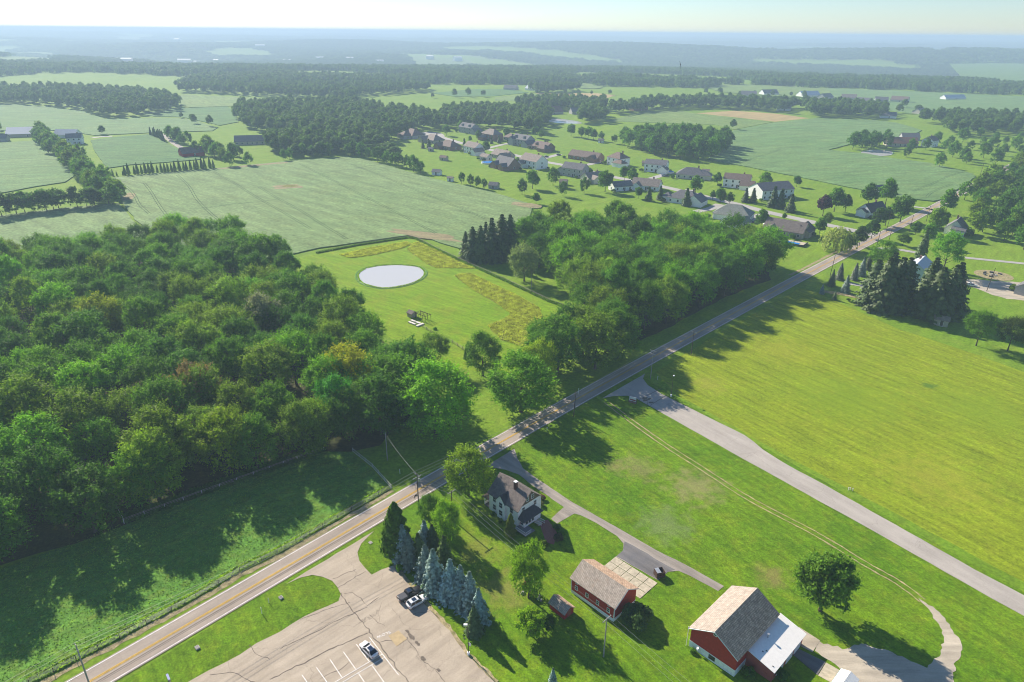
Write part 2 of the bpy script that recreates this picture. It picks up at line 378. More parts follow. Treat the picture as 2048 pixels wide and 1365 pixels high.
# ------------------------------------------------------------------ ground, hills, water, roads
def build_ground():
    radii = np.concatenate([np.array([0, 60, 150, 300, 500, 750, 1000, 1300, 1600]), np.geomspace(1900, 24000, 90)])
    nA = 240; vs = [(0, 0, 0)]; fs = []
    ang = np.linspace(0, 2 * np.pi, nA, endpoint=False)
    for r in radii[1:]:
        x, y = r * np.sin(ang), r * np.cos(ang); z = terrain(x, y); vs += list(zip(x, y, z))
    for k in range(nA): fs.append((0, 1 + (k + 1) % nA, 1 + k))
    for j in range(len(radii) - 2):
        a, b = 1 + j * nA, 1 + (j + 1) * nA
        for k in range(nA): k2 = (k + 1) % nA; fs.append((a + k, a + k2, b + k2, b + k))
    o = raw('ground', vs, fs, MT['ground'], smooth=True); prop(o, 'wide green countryside ground running out to hazy hills', 'ground', None, 'structure')
    return min(v[2] for v in vs)
ZMIN = build_ground()
RD = rad(46.3)
def unit(a): return Vector((math.cos(a), math.sin(a)))

# main road
rd_pts = [G(187, 1360) - unit(rad(47.6)) * 90, G(187, 1360), G(1131, 812), G(1600, 556), G(1780, 462), G(1905, 395), G(2048, 318)]
rd_pts.append(rd_pts[-1] + (rd_pts[-1] - rd_pts[-2]) * 1.6)
ROAD = smooth_poly(rd_pts, False, 14)
# big grass areas
lawn_px = [(745, 1045), (1010, 895), (1190, 792), (1270, 745), (1330, 780), (1500, 880), (1650, 965), (2048, 1185), (2300, 1330), (2300, 1600), (100, 1600), (230, 1375), (600, 1140)]
sheet('lawn', ragged(GL(lawn_px), 6, .2), 1, MT['lawn'], 'bright mown lawn round the farmhouse and the red barns', 'lawn')
field_px = [(1310, 745), (1400, 690), (1500, 632), (1600, 577), (1635, 585), (1720, 625), (1800, 660), (1880, 685), (1960, 712), (2048, 745), (2300, 830), (2300, 1300), (2048, 1165), (1900, 1085), (1700, 980), (1530, 890), (1420, 825), (1360, 795)]
sheet('hay_field', ragged(GL(field_px), 5, .25, 3), 1, MT['hayfield'], 'yellow green mown hay field beside the long pale side road', 'field')
past_px = [(-250, 1500), (-60, 1160), (150, 1085), (250, 1045), (450, 972), (648, 900), (706, 905), (782, 978), (640, 1058), (480, 1145), (240, 1278), (60, 1372)]
sheet('pasture', ragged(GL(past_px), 5, .25, 4), 1, MT['pasture'], 'rough green pasture in the shade between the wood and the road fence', 'pasture')
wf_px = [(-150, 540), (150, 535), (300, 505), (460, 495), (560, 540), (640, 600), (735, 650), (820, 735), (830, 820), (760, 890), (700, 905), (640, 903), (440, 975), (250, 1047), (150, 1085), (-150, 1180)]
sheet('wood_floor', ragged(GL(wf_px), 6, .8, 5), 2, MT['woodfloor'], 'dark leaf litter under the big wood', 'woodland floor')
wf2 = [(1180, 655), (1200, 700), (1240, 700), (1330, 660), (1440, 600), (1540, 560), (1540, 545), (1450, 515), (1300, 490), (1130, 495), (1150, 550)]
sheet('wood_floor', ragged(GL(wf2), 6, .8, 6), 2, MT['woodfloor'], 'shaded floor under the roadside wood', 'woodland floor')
clr_px = [(632, 508), (717, 492), (817, 477), (840, 480), (872, 499), (937, 530), (1004, 560), (1098, 604), (1180, 640), (1160, 700), (1080, 745), (960, 745), (830, 720), (740, 640), (660, 570), (560, 530)]
CLEAR = sheet('clearing_lawn', ragged(GL(clr_px), 5, .3, 7), 2, MT['clearing'], 'mown lawn round the oval pond in the clearing', 'lawn')
# weedy strips left unmown
W_A = GL([(678, 510), (700, 517), (746, 511), (802, 498), (824, 489), (814, 484), (746, 495)])
W_B = GL([(814, 500), (824, 488), (837, 484), (870, 499), (922, 526), (952, 538), (872, 536), (855, 529)])
W_C = GL([(908, 552), (922, 548), (943, 548), (981, 566), (1034, 591), (1080, 617), (1090, 660), (1066, 687), (1042, 693), (1004, 681), (975, 652), (1010, 637), (1022, 629), (981, 599), (952, 585)])
for P, lb in ((W_A, 'narrow unmown strip behind the oval pond'), (W_B, 'unmown weed strip along the far clearing fence'), (W_C, 'long unmown weed meadow beside the pond lawn')):
    sheet('weed_meadow', ragged(P, 3, .5, 8), 3, MT['weeds'], lb, 'meadow')
# farm fields
def crop(pts, key, label, h=.6, seed=0, name='crop_field', amp=.6):
    return sheet(name, ragged(pts, 9, amp, seed), 0, MT[key], label, 'field', height=h)
F1 = crop(GL([(226, 357), (330, 346), (450, 336), (570, 324), (700, 314), (750, 325), (860, 357), (985, 386), (1068, 412), (1058, 434), (990, 470), (925, 500), (880, 487), (835, 470), (760, 480), (640, 498), (540, 520), (420, 520), (305, 470), (270, 440), (245, 405)]), 'soy', 'large pale green soybean field behind the big wood', .6, 1)
F2 = crop(GL([(-150, 440), (0, 433), (120, 418), (238, 408), (262, 440), (300, 472), (250, 520), (-150, 540)]), 'soy', 'small soybean field beside the hedgerow', .6, 2)
crop(GL([(-250, 300), (0, 287), (79, 282), (108, 302), (150, 353), (130, 366), (75, 374), (0, 388), (-250, 420)]), 'soy2', 'pale crop field bounded by two hedgerows', .7, 3)
crop(GL([(186, 298), (182, 282), (225, 276), (297, 270), (342, 292), (366, 304), (400, 316), (402, 320), (330, 326), (260, 331), (214, 338), (204, 325)]), 'corn', 'green field in front of the red roadside barn', .7, 4)
crop(GL([(-300, 205), (0, 208), (58, 211), (164, 223), (212, 240), (300, 237), (362, 237), (400, 245), (434, 257), (425, 263), (297, 267), (190, 272), (120, 262), (34, 262), (-300, 268)]), 'soy2', 'long blue green crop field below the far wood', .7, 5)
crop(GL([(273, 228), (359, 218), (455, 214), (470, 225), (476, 245), (440, 252), (400, 243), (362, 235), (310, 234)]), 'corn', 'curving green crop field beside the middle wood', .7, 6)
crop(GL([(362, 190), (461, 195), (560, 199), (649, 204), (668, 209), (560, 213), (470, 213), (380, 216), (360, 212)]), 'paleleaf', 'bright pale field below the wood on the ridge', .7, 7)
F7 = crop(GL([(1415, 320), (1440, 300), (1466, 262), (1550, 246), (1632, 238), (1724, 240), (1792, 246), (1844, 262), (1817, 274), (1706, 288), (1657, 301), (1734, 309), (1777, 317), (1857, 327), (1946, 349), (1949, 357), (1885, 400), (1866, 404), (1789, 396), (1737, 384), (1600, 356), (1500, 336)]), 'soy2', 'big blue green soybean field beyond the subdivision', .75, 8)
crop(GL([(1392, 227), (1468, 222), (1553, 228), (1619, 237), (1550, 244), (1450, 233)]), 'stubble', 'golden stubble field beside the big soybean field', .05, 9)
crop(GL([(1212, 243), (1290, 224), (1348, 220), (1392, 228), (1450, 234), (1546, 245), (1466, 260), (1430, 250), (1300, 246)]), 'paleleaf', 'light green field behind the round copse', .3, 10)
crop(GL([(861, 187), (953, 179), (1008, 179), (1057, 186), (988, 193), (910, 194)]), 'corn', 'narrow dark green field on the far rise', .6, 11)
crop(GL([(1070, 187), (1193, 187), (1232, 191), (1210, 198), (1117, 196)]), 'stubble', 'far tan stubble field above the middle wood', .05, 12)
crop(GL([(990, 195), (1060, 188), (1117, 197), (1205, 200), (1190, 206), (1060, 204), (990, 202)]), 'paleleaf', 'pale meadow below the far tan stubble', .3, 13)
crop(GL([(1650, 177), (1792, 182), (1997, 192), (2300, 203), (2300, 235), (1997, 233), (1860, 233), (1775, 221), (1645, 196)]), 'soy2', 'wide far green field behind the new houses', .6, 14)
crop(GL([(1891, 158), (1980, 153), (2300, 160), (2300, 185), (1997, 171), (1929, 167)]), 'soy2', 'far green field at the edge of the hazy forest', .6, 15)
sheet('meadow', ragged(GL([(1215, 262), (1300, 232), (1205, 205), (1120, 250), (1180, 275)]), 9, 1, 2), 2, MT['clearing'], 'rough meadow by the far farm pond', 'meadow')
# bare soil in the soybean field, wheel ruts
def blob(c, r, seed, n=16, ang=0.0):
    R = random.Random(seed); ca, sa = math.cos(ang), math.sin(ang); out = []
    for k in range(n):
        t = 2 * math.pi * k / n; q = R.uniform(.75, 1.25); x, y = r[0] * q * math.cos(t), r[1] * q * math.sin(t)
        out.append(Vector((c.x + x * ca - y * sa, c.y + x * sa + y * ca)))
    return smooth_poly(out, True, 3)
for k, (p, r, a) in enumerate([((578, 375), (11, 9), 0), ((850, 472), (26, 7), -25), ((515, 332), (36, 4), 34), ((258, 395), (4, 13), 20), ((1050, 412), (13, 6), -30)]):
    sheet('soil_patch', blob(G(*p), r, 30 + k, ang=rad(a)), 0, MT['soil'], parent=F1, height=.62)
sheet('weed_patch', blob(G(580, 374), (6, 5), 77), 0, MT['weeds'], parent=F1, height=.66)
def rut_pair(a, b, f, h, wob=2.0, gap=1.6, seed=0):
    R = random.Random(seed); a, b = G(*a), G(*b); d = (b - a); n = Vector((-d.y, d.x)).normalized()
    mid = [a.lerp(b, t) + n * R.uniform(-wob, wob) for t in (0, .25, .5, .75, 1)]; L = smooth_poly(mid, False, 6)
    for s in (-1, 1): ribbon('wheel_rut', [p + n * gap * s / 2 for p in L], .45, 0, MT['rut'], parent=f, height=h + .03)
for k, (a, b) in enumerate([((285, 368), (355, 455)), ((240, 365), (300, 430)), ((350, 352), (470, 470)), ((430, 345), (620, 460)), ((520, 375), (700, 480)), ((600, 330), (870, 470)), ((700, 330), (980, 440)), ((380, 420), (560, 400)), ((640, 350), (760, 330))]): rut_pair(a, b, F1, .6, 2, 1.7, k)
for k, (a, b) in enumerate([((1830, 385), (1925, 345)), ((1850, 395), (1900, 370)), ((1640, 300), (1700, 284)), ((1480, 330), (1560, 300))]): rut_pair(a, b, F7, .75, 2, 1.7, 20 + k)

# pond and other water
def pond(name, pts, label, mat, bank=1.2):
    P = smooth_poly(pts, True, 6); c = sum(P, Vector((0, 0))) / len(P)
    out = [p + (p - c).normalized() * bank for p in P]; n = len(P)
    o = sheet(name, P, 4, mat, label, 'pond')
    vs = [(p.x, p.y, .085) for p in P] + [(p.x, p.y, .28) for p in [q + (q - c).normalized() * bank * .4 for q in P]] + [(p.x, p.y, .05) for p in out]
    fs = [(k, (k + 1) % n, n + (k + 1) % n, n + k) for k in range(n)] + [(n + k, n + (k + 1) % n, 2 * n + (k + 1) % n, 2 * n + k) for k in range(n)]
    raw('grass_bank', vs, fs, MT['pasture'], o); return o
pond('pond', GL([(714, 551), (729, 538), (764, 531), (805, 530), (840, 535), (852, 547), (840, 561), (811, 572), (776, 577), (752, 576), (723, 567)]), 'oval pond in the clearing, sky glare painted into its water', MT['pondglare'])
pond('pond', GL([(1722, 305), (1750, 300), (1782, 303), (1780, 311), (1740, 313)]), 'small dark pond under trees by the brown roofed barn', MT['pondglare'])
pond('pond', GL([(1092, 240), (1115, 238), (1155, 243), (1160, 248), (1110, 246)]), 'far farm pond in front of the middle wood', MT['pondglare'], 2)
pond('pond', GL([(125, 266), (150, 262), (182, 264), (160, 268)]), 'distant pale farm pond beside the white barn', MT['pondglare'], 2)

# roads
prop(ribbon('road', ROAD, 7.0, 5, MT['road']), 'straight two lane country road crossing the scene', 'road', None, 'structure')
road_o = bpy.data.objects['road']
ribbon('edge_line', ROAD, .17, 7, MT['whitepaint'], parent=road_o, offset=3.05)
ribbon('edge_line', ROAD, .17, 7, MT['whitepaint'], parent=road_o, offset=-3.05)
for s in (-.16, .16): ribbon('centre_line', ROAD, .17, 7, MT['yellowpaint'], parent=road_o, offset=s)
NEARROAD = [p for p in ROAD if p.y < 175]
for off, w in ((-1.05, .22), (-1.5, .14)): ribbon('tar_seam', NEARROAD, w, 6, MT['tar'], parent=road_o, offset=off)
side = [(1205, 797), (1226, 793), (1255, 792), (1273, 798), (1328, 829), (1489, 920), (1633, 1000), (1751, 1065), (1950, 1179), (2048, 1233), (2250, 1345), (2250, 1300), (2048, 1192), (1950, 1140), (1817, 1065), (1650, 971), (1598, 943), (1560, 922), (1525, 899), (1507, 884), (1489, 871), (1372, 813), (1322, 788), (1296, 771), (1286, 758), (1290, 748)]
side_o = sheet('side_road', ragged(GL(side), 3, .08, 9), 4, MT['sideroad'], 'pale grey side road running from the junction past the hay field', 'road')
for a, b in (((1278, 800), (1322, 778)), ((1300, 812), (1330, 793))): ribbon('tar_seam', [G(*a), G(*b)], .2, 5, MT['tar'], parent=side_o)
for k, (p, r) in enumerate([((1293, 798), (1.5, .9)), ((1302, 806), (.9, .6)), ((1290, 802), (.7, .5))]): sheet('oil_stain', blob(G(*p), r, k), 5, MT['tar'], parent=side_o)
# lot
lot_px = [(748, 1063), (722, 1088), (715, 1106), (719, 1123), (731, 1138), (743, 1150), (763, 1140), (790, 1131), (804, 1148), (826, 1171), (853, 1206), (897, 1253), (938, 1309), (995, 1365), (1100, 1500), (150, 1500), (300, 1405), (378, 1363), (416, 1343), (480, 1310), (513, 1287), (560, 1264), (609, 1233), (677, 1203), (681, 1189), (675, 1176), (665, 1162), (645, 1154), (625, 1151), (600, 1156), (572, 1169)]
lot = sheet('parking_lot', ragged(GL(lot_px), 2.5, .1, 11), 4, MT['lot'], 'cracked tan asphalt parking lot beside the road', 'parking lot')
edge = [(790, 1131), (804, 1148), (826, 1171), (853, 1206), (897, 1253), (938, 1309), (995, 1365)]
sheet('dirt_verge', ragged(ribbon_pts(GL(edge), .35, .55)[0] + ribbon_pts(GL(edge), .35, .55)[1][::-1], 1.2, .2, 12), 5, MT['verge'], parent=lot)
def paint(a, b, w=.13): ribbon('stall_line', [G(*a), G(*b)], w, 6, MT['whitepaint'], parent=lot)
for a, b in (((713, 1290), (738, 1324)), ((739, 1276), (797, 1351)), ((687, 1305), (711, 1339)), ((660, 1320), (684, 1356)), ((633, 1336), (662, 1377)), ((604, 1351), (632, 1391)), ((575, 1366), (600, 1405)),
             ((671, 1365), (764, 1310)), ((688, 1364), (769, 1316)), ((744, 1332), (780, 1382)), ((717, 1348), (750, 1396)), ((620, 1395), (671, 1365)), ((640, 1393), (688, 1364))): paint(a, b)
def crack(name, pts, w, mat, parent, layer, seed):
    R = random.Random(seed); P = [Vector(p) for p in pts]; out = []
    for a, b in zip(P, P[1:]):
        L = (b - a).length; k = max(1, int(L / .8)); n = Vector((-(b - a).y, (b - a).x)).normalized()
        out += [a.lerp(b, j / k) + n * R.gauss(0, .12) for j in range(k)]
    out.append(P[-1]); L, Rr = [], []
    for i, p in enumerate(out):
        t = (out[min(i + 1, len(out) - 1)] - out[max(i - 1, 0)]).normalized(); n = Vector((-t.y, t.x)); ww = w * R.uniform(.35, 1.3)
        L.append(p + n * ww / 2); Rr.append(p - n * ww / 2)
    n = len(out); z = layer * LAYER
    return raw(name, [(p.x, p.y, z) for p in L] + [(p.x, p.y, z) for p in Rr], [(k + 1, k, n + k, n + k + 1) for k in range(n - 1)], mat, parent)
CR = [[(681, 1187), (700, 1215), (740, 1265), (765, 1298), (800, 1345), (830, 1380)], [(688, 1190), (705, 1186), (722, 1197), (735, 1212), (757, 1196)], [(667, 1160), (690, 1148), (712, 1140)], [(676, 1177), (700, 1162), (731, 1144)],
      [(735, 1267), (700, 1282), (660, 1300), (600, 1330), (540, 1360)], [(755, 1285), (780, 1281), (800, 1270)], [(814, 1275), (830, 1300), (850, 1325), (880, 1350), (900, 1380)], [(600, 1240), (640, 1225), (700, 1205)], [(560, 1300), (620, 1270), (690, 1235), (735, 1215)],
      [(740, 1230), (755, 1248), (770, 1252)], [(420, 1350), (470, 1345), (520, 1375)], [(700, 1325), (680, 1340), (640, 1358)], [(500, 1290), (512, 1310), (540, 1320)], [(826, 1230), (860, 1222), (880, 1240)]]
for k, c in enumerate(CR): crack('crack', GL(c),   .22 if k in (0, 4) else .12, MT['tar'], lot, 5, k)
for k, (p, r) in enumerate([((823, 1275), (1.0, .45)), ((846, 1318), (.7, .4)), ((815, 1264), (.6, .3)), ((877, 1341), (.5, .3)), ((835, 1288), (.7, .3))]): sheet('dark_stain', blob(G(*p), r, 60 + k, ang=rad(-45)), 5.5, MT['tar'], parent=lot)
sheet('concrete_patch', GL([(777, 1273), (797, 1262), (814, 1279), (793, 1294)]), 6, MT['patch'], parent=lot)
fc = bpy.data.curves.new('slow_lettering', 'FONT'); fc.body = 'SLOW'; fc.size = .95; fc.space_character = 1.25
fo = bpy.data.objects.new('slow_lettering_source', fc); COL.objects.link(fo); bpy.context.view_layer.update()
fm = bpy.data.meshes.new_from_object(fo.evaluated_get(bpy.context.evaluated_depsgraph_get())); bpy.data.objects.remove(fo)
fm.materials.append(MT['whitepaint']); lt = objm('lettering', fm, lot); p = G(780, 1263); q = G(762, 1270)
lt.location = (p.x, p.y, 6 * LAYER); lt.rotation_euler = (0, 0, math.atan2(q.y - p.y, q.x - p.x))
# farm driveway, apron, patio
dr = [(1029, 898), (1035, 918), (1046, 937), (1082, 963), (1146, 1006), (1193, 1032), (1310, 1100), (1369, 1129), (1448, 1173), (1436, 1183), (1380, 1152), (1357, 1142), (1336, 1144), (1316, 1161), (1231, 1114), (1246, 1103), (1247, 1088), (1234, 1073), (1193, 1047), (1161, 1031), (1149, 1028), (1114, 1048), (1102, 1038), (1128, 1015), (1064, 971), (1038, 950), (1011, 940), (988, 936), (970, 934)]
drv = sheet('driveway', ragged(GL(dr), 2, .08, 13), 3, MT['drive'], 'asphalt farm driveway from the road past the house to the barns', 'driveway')
sheet('dark_asphalt', ragged(GL([(1250, 1083), (1310, 1118), (1350, 1140), (1336, 1143), (1316, 1160), (1232, 1113), (1247, 1102)]), 2, .2, 14), 4, MT['drive2'], parent=drv)
ga, gu, gv = G(1231, 1114), unit(rad(-45)), unit(rad(45))
apron = thing('concrete_apron', 'tan concrete slab apron behind the red garage', 'paving', (ga.x, ga.y, 0)); apron['kind'] = 'structure'
for i in range(5):
    for j in range(3):
        a = gu * (i * 2.42); b = gv * (-j * 2.3); w = .06
        P = [a + gu * w + b - gv * w, a + gu * (2.42 - w) + b - gv * w, a + gu * (2.42 - w) + b - gv * (2.3 - w), a + gu * w + b - gv * (2.3 - w)]
        MB().prism([(v.x, v.y) for v in P][::-1], .02, .10 + .006 * ((i * 7 + j * 3) % 4)).build('slab', MT['concrete'], apron)
sheet('brick_patio', GL([(1078, 1045), (1096, 1040), (1114, 1066), (1108, 1090), (1092, 1086)]), 4, MT['brickpave'], 'red brick patio behind the white farmhouse', 'patio')
# gravel loop and track
gr = [(1637, 1284), (1694, 1300), (1722, 1287), (1776, 1303), (1852, 1335), (1884, 1309), (1886, 1262), (1850, 1212), (1836, 1196), (1880, 1225), (1915, 1275), (1927, 1295), (1910, 1330), (1900, 1400), (1740, 1400), (1678, 1335), (1627, 1301)]
sheet('gravel_lot', ragged(GL(gr), .8, .3, 15), 3, MT['gravel'], 'pale gravel yard and turning loop behind the big barn', 'gravel yard')
trk = smooth_poly(GL([(1213, 805), (1270, 848), (1330, 890), (1400, 935), (1500, 999), (1627, 1066), (1744, 1136), (1800, 1168), (1845, 1202)]), False, 8)
for s, lb in ((-.85, 'pale wheel track through the lawn, barn side'), (.85, 'pale wheel track through the lawn, side road side')):
    L, R = ribbon_pts(trk, s + .2, -s + .2); prop(sheet('wheel_track', ragged(L + R[::-1], 1, .12, 16), 3, MT['verge']), lb, 'track', None, 'structure')
pads = thing('paved_pad', 'row of pale paving slabs beside the big barn extension', 'paving', (0, 0, 0)); pads['kind'] = 'structure'
for P, m in (([(1598, 1255), (1640, 1282), (1625, 1305), (1585, 1285)], 'gravel'), ([(1578, 1304), (1594, 1297), (1651, 1325), (1635, 1351)], 'drive2'), ([(1652, 1326), (1684, 1344), (1664, 1367), (1636, 1352)], 'concrete'), ([(1685, 1345), (1716, 1363), (1700, 1388), (1665, 1368)], 'concrete')):
    MB().prism([(v.x, v.y) for v in GL(P)][::-1], .02, .09).build('slab', MT[m], pads)
sheet('grass_island', ragged(smooth_poly(GL([(665, 1166), (640, 1158), (605, 1158), (520, 1208), (420, 1268), (330, 1322), (250, 1370), (300, 1400), (416, 1340), (513, 1284), (609, 1230), (676, 1201)]), True, 3), 2, .1, 17), 2, MT['lawn'], 'strip of bright mown grass between the road and the parking lot', 'lawn')
# verges along the main road
vl = smooth_poly(GL([(60, 1375), (240, 1281), (393, 1200), (480, 1148), (565, 1106), (646, 1060), (783, 980)]), False, 5)
L, R = ribbon_pts(vl, .1, 1.3); sheet('dirt_verge', ragged(L + R[::-1], 1.5, .35, 18), 2, MT['verge'], 'bare sandy strip beneath the wire fence along the road', 'verge')
far_v = [p for p in ROAD if 330 < p.y < 400]; L, R = ribbon_pts(far_v, 6.2, -4.4); sheet('dirt_verge', ragged(L + R[::-1], 2, .4, 19), 2, MT['verge'], 'freshly dug ditch strip beside the road past the pool house', 'verge')
# subdivision street, drives and paths
st = smooth_poly(GL([(865, 270), (887, 276), (916, 285), (957, 295), (1031, 311), (1067, 320), (1150, 335), (1197, 348), (1250, 359), (1283, 364), (1322, 373), (1371, 384), (1420, 396), (1471, 408), (1532, 424), (1581, 435), (1632, 446), (1700, 460), (1752, 472)]), False, 5)
ribbon('street', st, 8.5, 3, MT['street'], 'pale concrete street winding through the subdivision', 'street')
sheet('street', smooth_poly(GL([(838, 268), (858, 264), (884, 268), (888, 276), (866, 278)]), True, 4), 4, MT['street'], 'round turning circle at the end of the subdivision street', 'street')
def drive(pts, w, label, m='street', name='driveway', layer=5): ribbon(name, smooth_poly(GL(pts), False, 4), w, layer, MT[m], label, 'driveway')
drive([(972, 298), (1000, 291), (1024, 286)], 6, 'short pale drive to the grey house with dormers')
drive([(1075, 321), (1100, 314), (1120, 309)], 7, 'pale drive to the brown brick house with parked cars')
drive([(1148, 335), (1175, 330), (1202, 324)], 7, 'pale drive to the long brown ranch house')
drive([(1279, 364), (1305, 357), (1328, 350)], 7, 'pale drive to the white house with the small round pool')
drive([(1500, 440), (1518, 432), (1538, 426)], 7, 'pale drive to the green roofed hip house')
drive([(1585, 450), (1605, 446), (1630, 446)], 7, 'pale drive to the tan house with the swimming pool')
drive([(1390, 424), (1420, 418), (1440, 409)], 7, 'pale drive to the white house behind the roadside wood')
drive([(1355, 392), (1368, 388), (1380, 380)], 7, 'pale drive to the tan hip roofed house')
drive([(1752, 498), (1790, 499), (1840, 507)], 4.5, 'pale drive to the trees opposite the street junction')
drive([(1640, 583), (1680, 588), (1725, 597), (1790, 610)], 4, 'thin dirt track past the young spruces to the tall spruces', 'verge')
drive([(1690, 566), (1725, 572), (1760, 578)], 4, 'pale drive between the spruces')
drive([(1930, 516), (1990, 522), (2060, 529), (2200, 543)], 4, 'long pale lane across the lawn beyond the fire pit')
drive([(1828, 414), (1850, 417), (1868, 421)], 4, 'short pale drive beside the white house by the road')
drive([(325, 268), (345, 285), (372, 302)], 6, 'grey lane leading down to the red roadside barn', 'drive')
drive([(185, 276), (205, 274), (225, 273)], 7, 'far pale farm lane beside the white barn')
sheet('gravel_lot', ragged(GL([(1915, 557), (2000, 563), (2300, 580), (2300, 660), (2048, 602), (2014, 598), (1986, 591), (1951, 577), (1930, 572)]), 3, .5, 22), 3, MT['gravel'], 'pale gravel yard with a parked white car beside the tall spruces', 'gravel yard')

# ------------------------------------------------------------------ trees
def leaf_mesh(name, P, N, S, tone, rng, aspect=1.5, droop=.25, mat='leaf', U=None):
    n = len(P); N = N / np.linalg.norm(N, axis=1, keepdims=True)
    if U is None: U = rng.normal(size=(n, 3))
    U = U - N * np.sum(U * N, 1, keepdims=True); U /= np.linalg.norm(U, axis=1, keepdims=True); V = np.cross(N, U)
    s = S[:, None]; V4 = np.empty((n, 4, 3))
    V4[:, 0] = P - U * s * aspect * .5 - N * s * droop * .5; V4[:, 1] = P - V * s * .5 + N * s * .06
    V4[:, 2] = P + U * s * aspect * .5 - N * s * droop; V4[:, 3] = P + V * s * .5 + N * s * .06
    me = bpy.data.meshes.new(name)
    me.vertices.add(n * 4); me.vertices.foreach_set('co', V4.reshape(-1))
    me.loops.add(n * 4); me.loops.foreach_set('vertex_index', np.arange(n * 4, dtype=np.int32))
    me.polygons.add(n); me.polygons.foreach_set('loop_start', np.arange(0, n * 4, 4, dtype=np.int32))
    me.polygons.foreach_set('loop_total', np.full(n, 4, dtype=np.int32))
    a = me.attributes.new('tone', 'FLOAT', 'FACE'); a.data.foreach_set('value', np.clip(tone, 0, 1).astype(np.float32))
    me.update(calc_edges=True); me.validate(); me.materials.append(MT[mat]); return me
def sph(rng, n):
    v = rng.normal(size=(n, 3)); return v / np.linalg.norm(v, axis=1, keepdims=True)
def broad_crown(name, seed, R=7.0, zb=5.0, zt=20.0, lobes=34, per=190, leaf=.62, lobe=(.26, .44), spread=1.0, flat=1.0, open_=0.0, spray=0, kmin=.55):
    rng = np.random.default_rng(seed); c = np.array([0, 0, (zb + zt) / 2]); ez = (zt - zb) / 2
    d = sph(rng, lobes * 3); d = d[d[:, 2] > -.75][:lobes]
    rr = R * rng.uniform(*lobe, len(d)); k = rng.uniform(kmin, 1.04, len(d)) * spread
    cen = c + d * np.stack([(R - rr * .75) * k, (R - rr * .75) * k, (ez - rr * .6) * k], 1)
    cen = np.vstack([cen, [c + np.array([0, 0, ez - R * .3])], [c]]); rr = np.append(rr, [R * .34, R * .55])
    P, N, S, T = [], [], [], []
    for i, (q, r) in enumerate(zip(cen, rr)):
        m = int(per * (r / (R * .35)) ** 2); dd = sph(rng, m)
        out = (q - c); out = out / (np.linalg.norm(out) + 1e-6)
        keep = (dd @ out > -.35) & (dd[:, 2] > -.55) & (rng.random(m) > open_)
        dd = dd[keep]; m = len(dd)
        rad_ = r * (rng.uniform(.78, 1.08, m) + .16 * np.sin(dd[:, 0] * 5 + i) * np.cos(dd[:, 1] * 6 + i * 2))
        P.append(q + dd * rad_[:, None] * np.array([1, 1, .86 * flat])); N.append(dd * .8 + sph(rng, m) * .55 + np.array([0, 0, .25]))
        S.append(leaf * rng.uniform(.65, 1.3, m)); T.append(np.clip(.5 + .2 * rng.normal() + rng.normal(size=m) * .16, .05, .98))
    if spray:
        for i, (q, r) in enumerate(zip(cen, rr)):
            m = spray; dd = sph(rng, m); out = (q - c); out = out / (np.linalg.norm(out) + 1e-6); dd = dd * .8 + out + np.array([0, 0, .35]); dd /= np.linalg.norm(dd, axis=1, keepdims=True)
            tn = np.clip(.6 + rng.normal(size=m) * .18, 0, 1); ln = rng.uniform(.9, 2.1, m) * (R / 7)
            for k in range(5):
                f = (k + .5) / 5; P.append(q + dd * (r * .85 + ln * f)[:, None] + rng.normal(size=(m, 3)) * .12); N.append(sph(rng, m) * .7 + dd * .3 + np.array([0, 0, .5])); S.append(leaf * (1.05 - .45 * f) * rng.uniform(.8, 1.2, m)); T.append(tn + .12 * f)
    return leaf_mesh(name, np.vstack(P), np.vstack(N), np.concatenate(S), np.clip(np.concatenate(T), 0, 1), rng)
def spruce_crown(name, seed, H=12.0, R=2.6, levels=22, leaf=.42, zb=.5, droop=.28, dens=1.0, pw=.82):
    rng = np.random.default_rng(seed); P, N, S, T, U = [], [], [], [], []
    for l in range(levels):
        t = l / (levels - 1); z = zb + (H - zb) * t ** .93; r = R * (1 - t) ** pw * rng.uniform(.86, 1.1) + .12
        nb = max(5, int((9 + 10 * (1 - t)) * dens)); a0 = rng.uniform(0, 6.28)
        for b in range(nb):
            a = a0 + 6.283 * b / nb + rng.normal() * .12; L = r * rng.uniform(.62, 1.2); ns = max(2, int(L / (leaf * .62)))
            tn = .5 + rng.normal() * .14
            for k in range(ns):
                f = (k + .8) / ns; x = L * f; ca, sa = math.cos(a), math.sin(a)
                for s in ((-1, 1) if f > .35 else (0,)):
                    off = s * leaf * .42 * (1.15 - f * .5); P.append((x * ca - off * sa, x * sa + off * ca, z - droop * x * f + (.12 * L if f > .85 else 0)))
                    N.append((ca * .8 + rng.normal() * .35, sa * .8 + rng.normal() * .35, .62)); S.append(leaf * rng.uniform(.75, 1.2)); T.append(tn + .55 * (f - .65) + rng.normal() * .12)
                    U.append((ca + s * -sa * .5, sa + s * ca * .5, -.25))
    P = np.array(P + [(0, 0, H)]); N = np.array(N + [(1, 0, .2)]); S = np.array(S + [leaf]); T = np.array(T + [.6]); U = np.array(U + [(0, 0, 1)], float)
    return leaf_mesh(name, P, N, S, T, rng, 1.7, .35, 'needle', U)
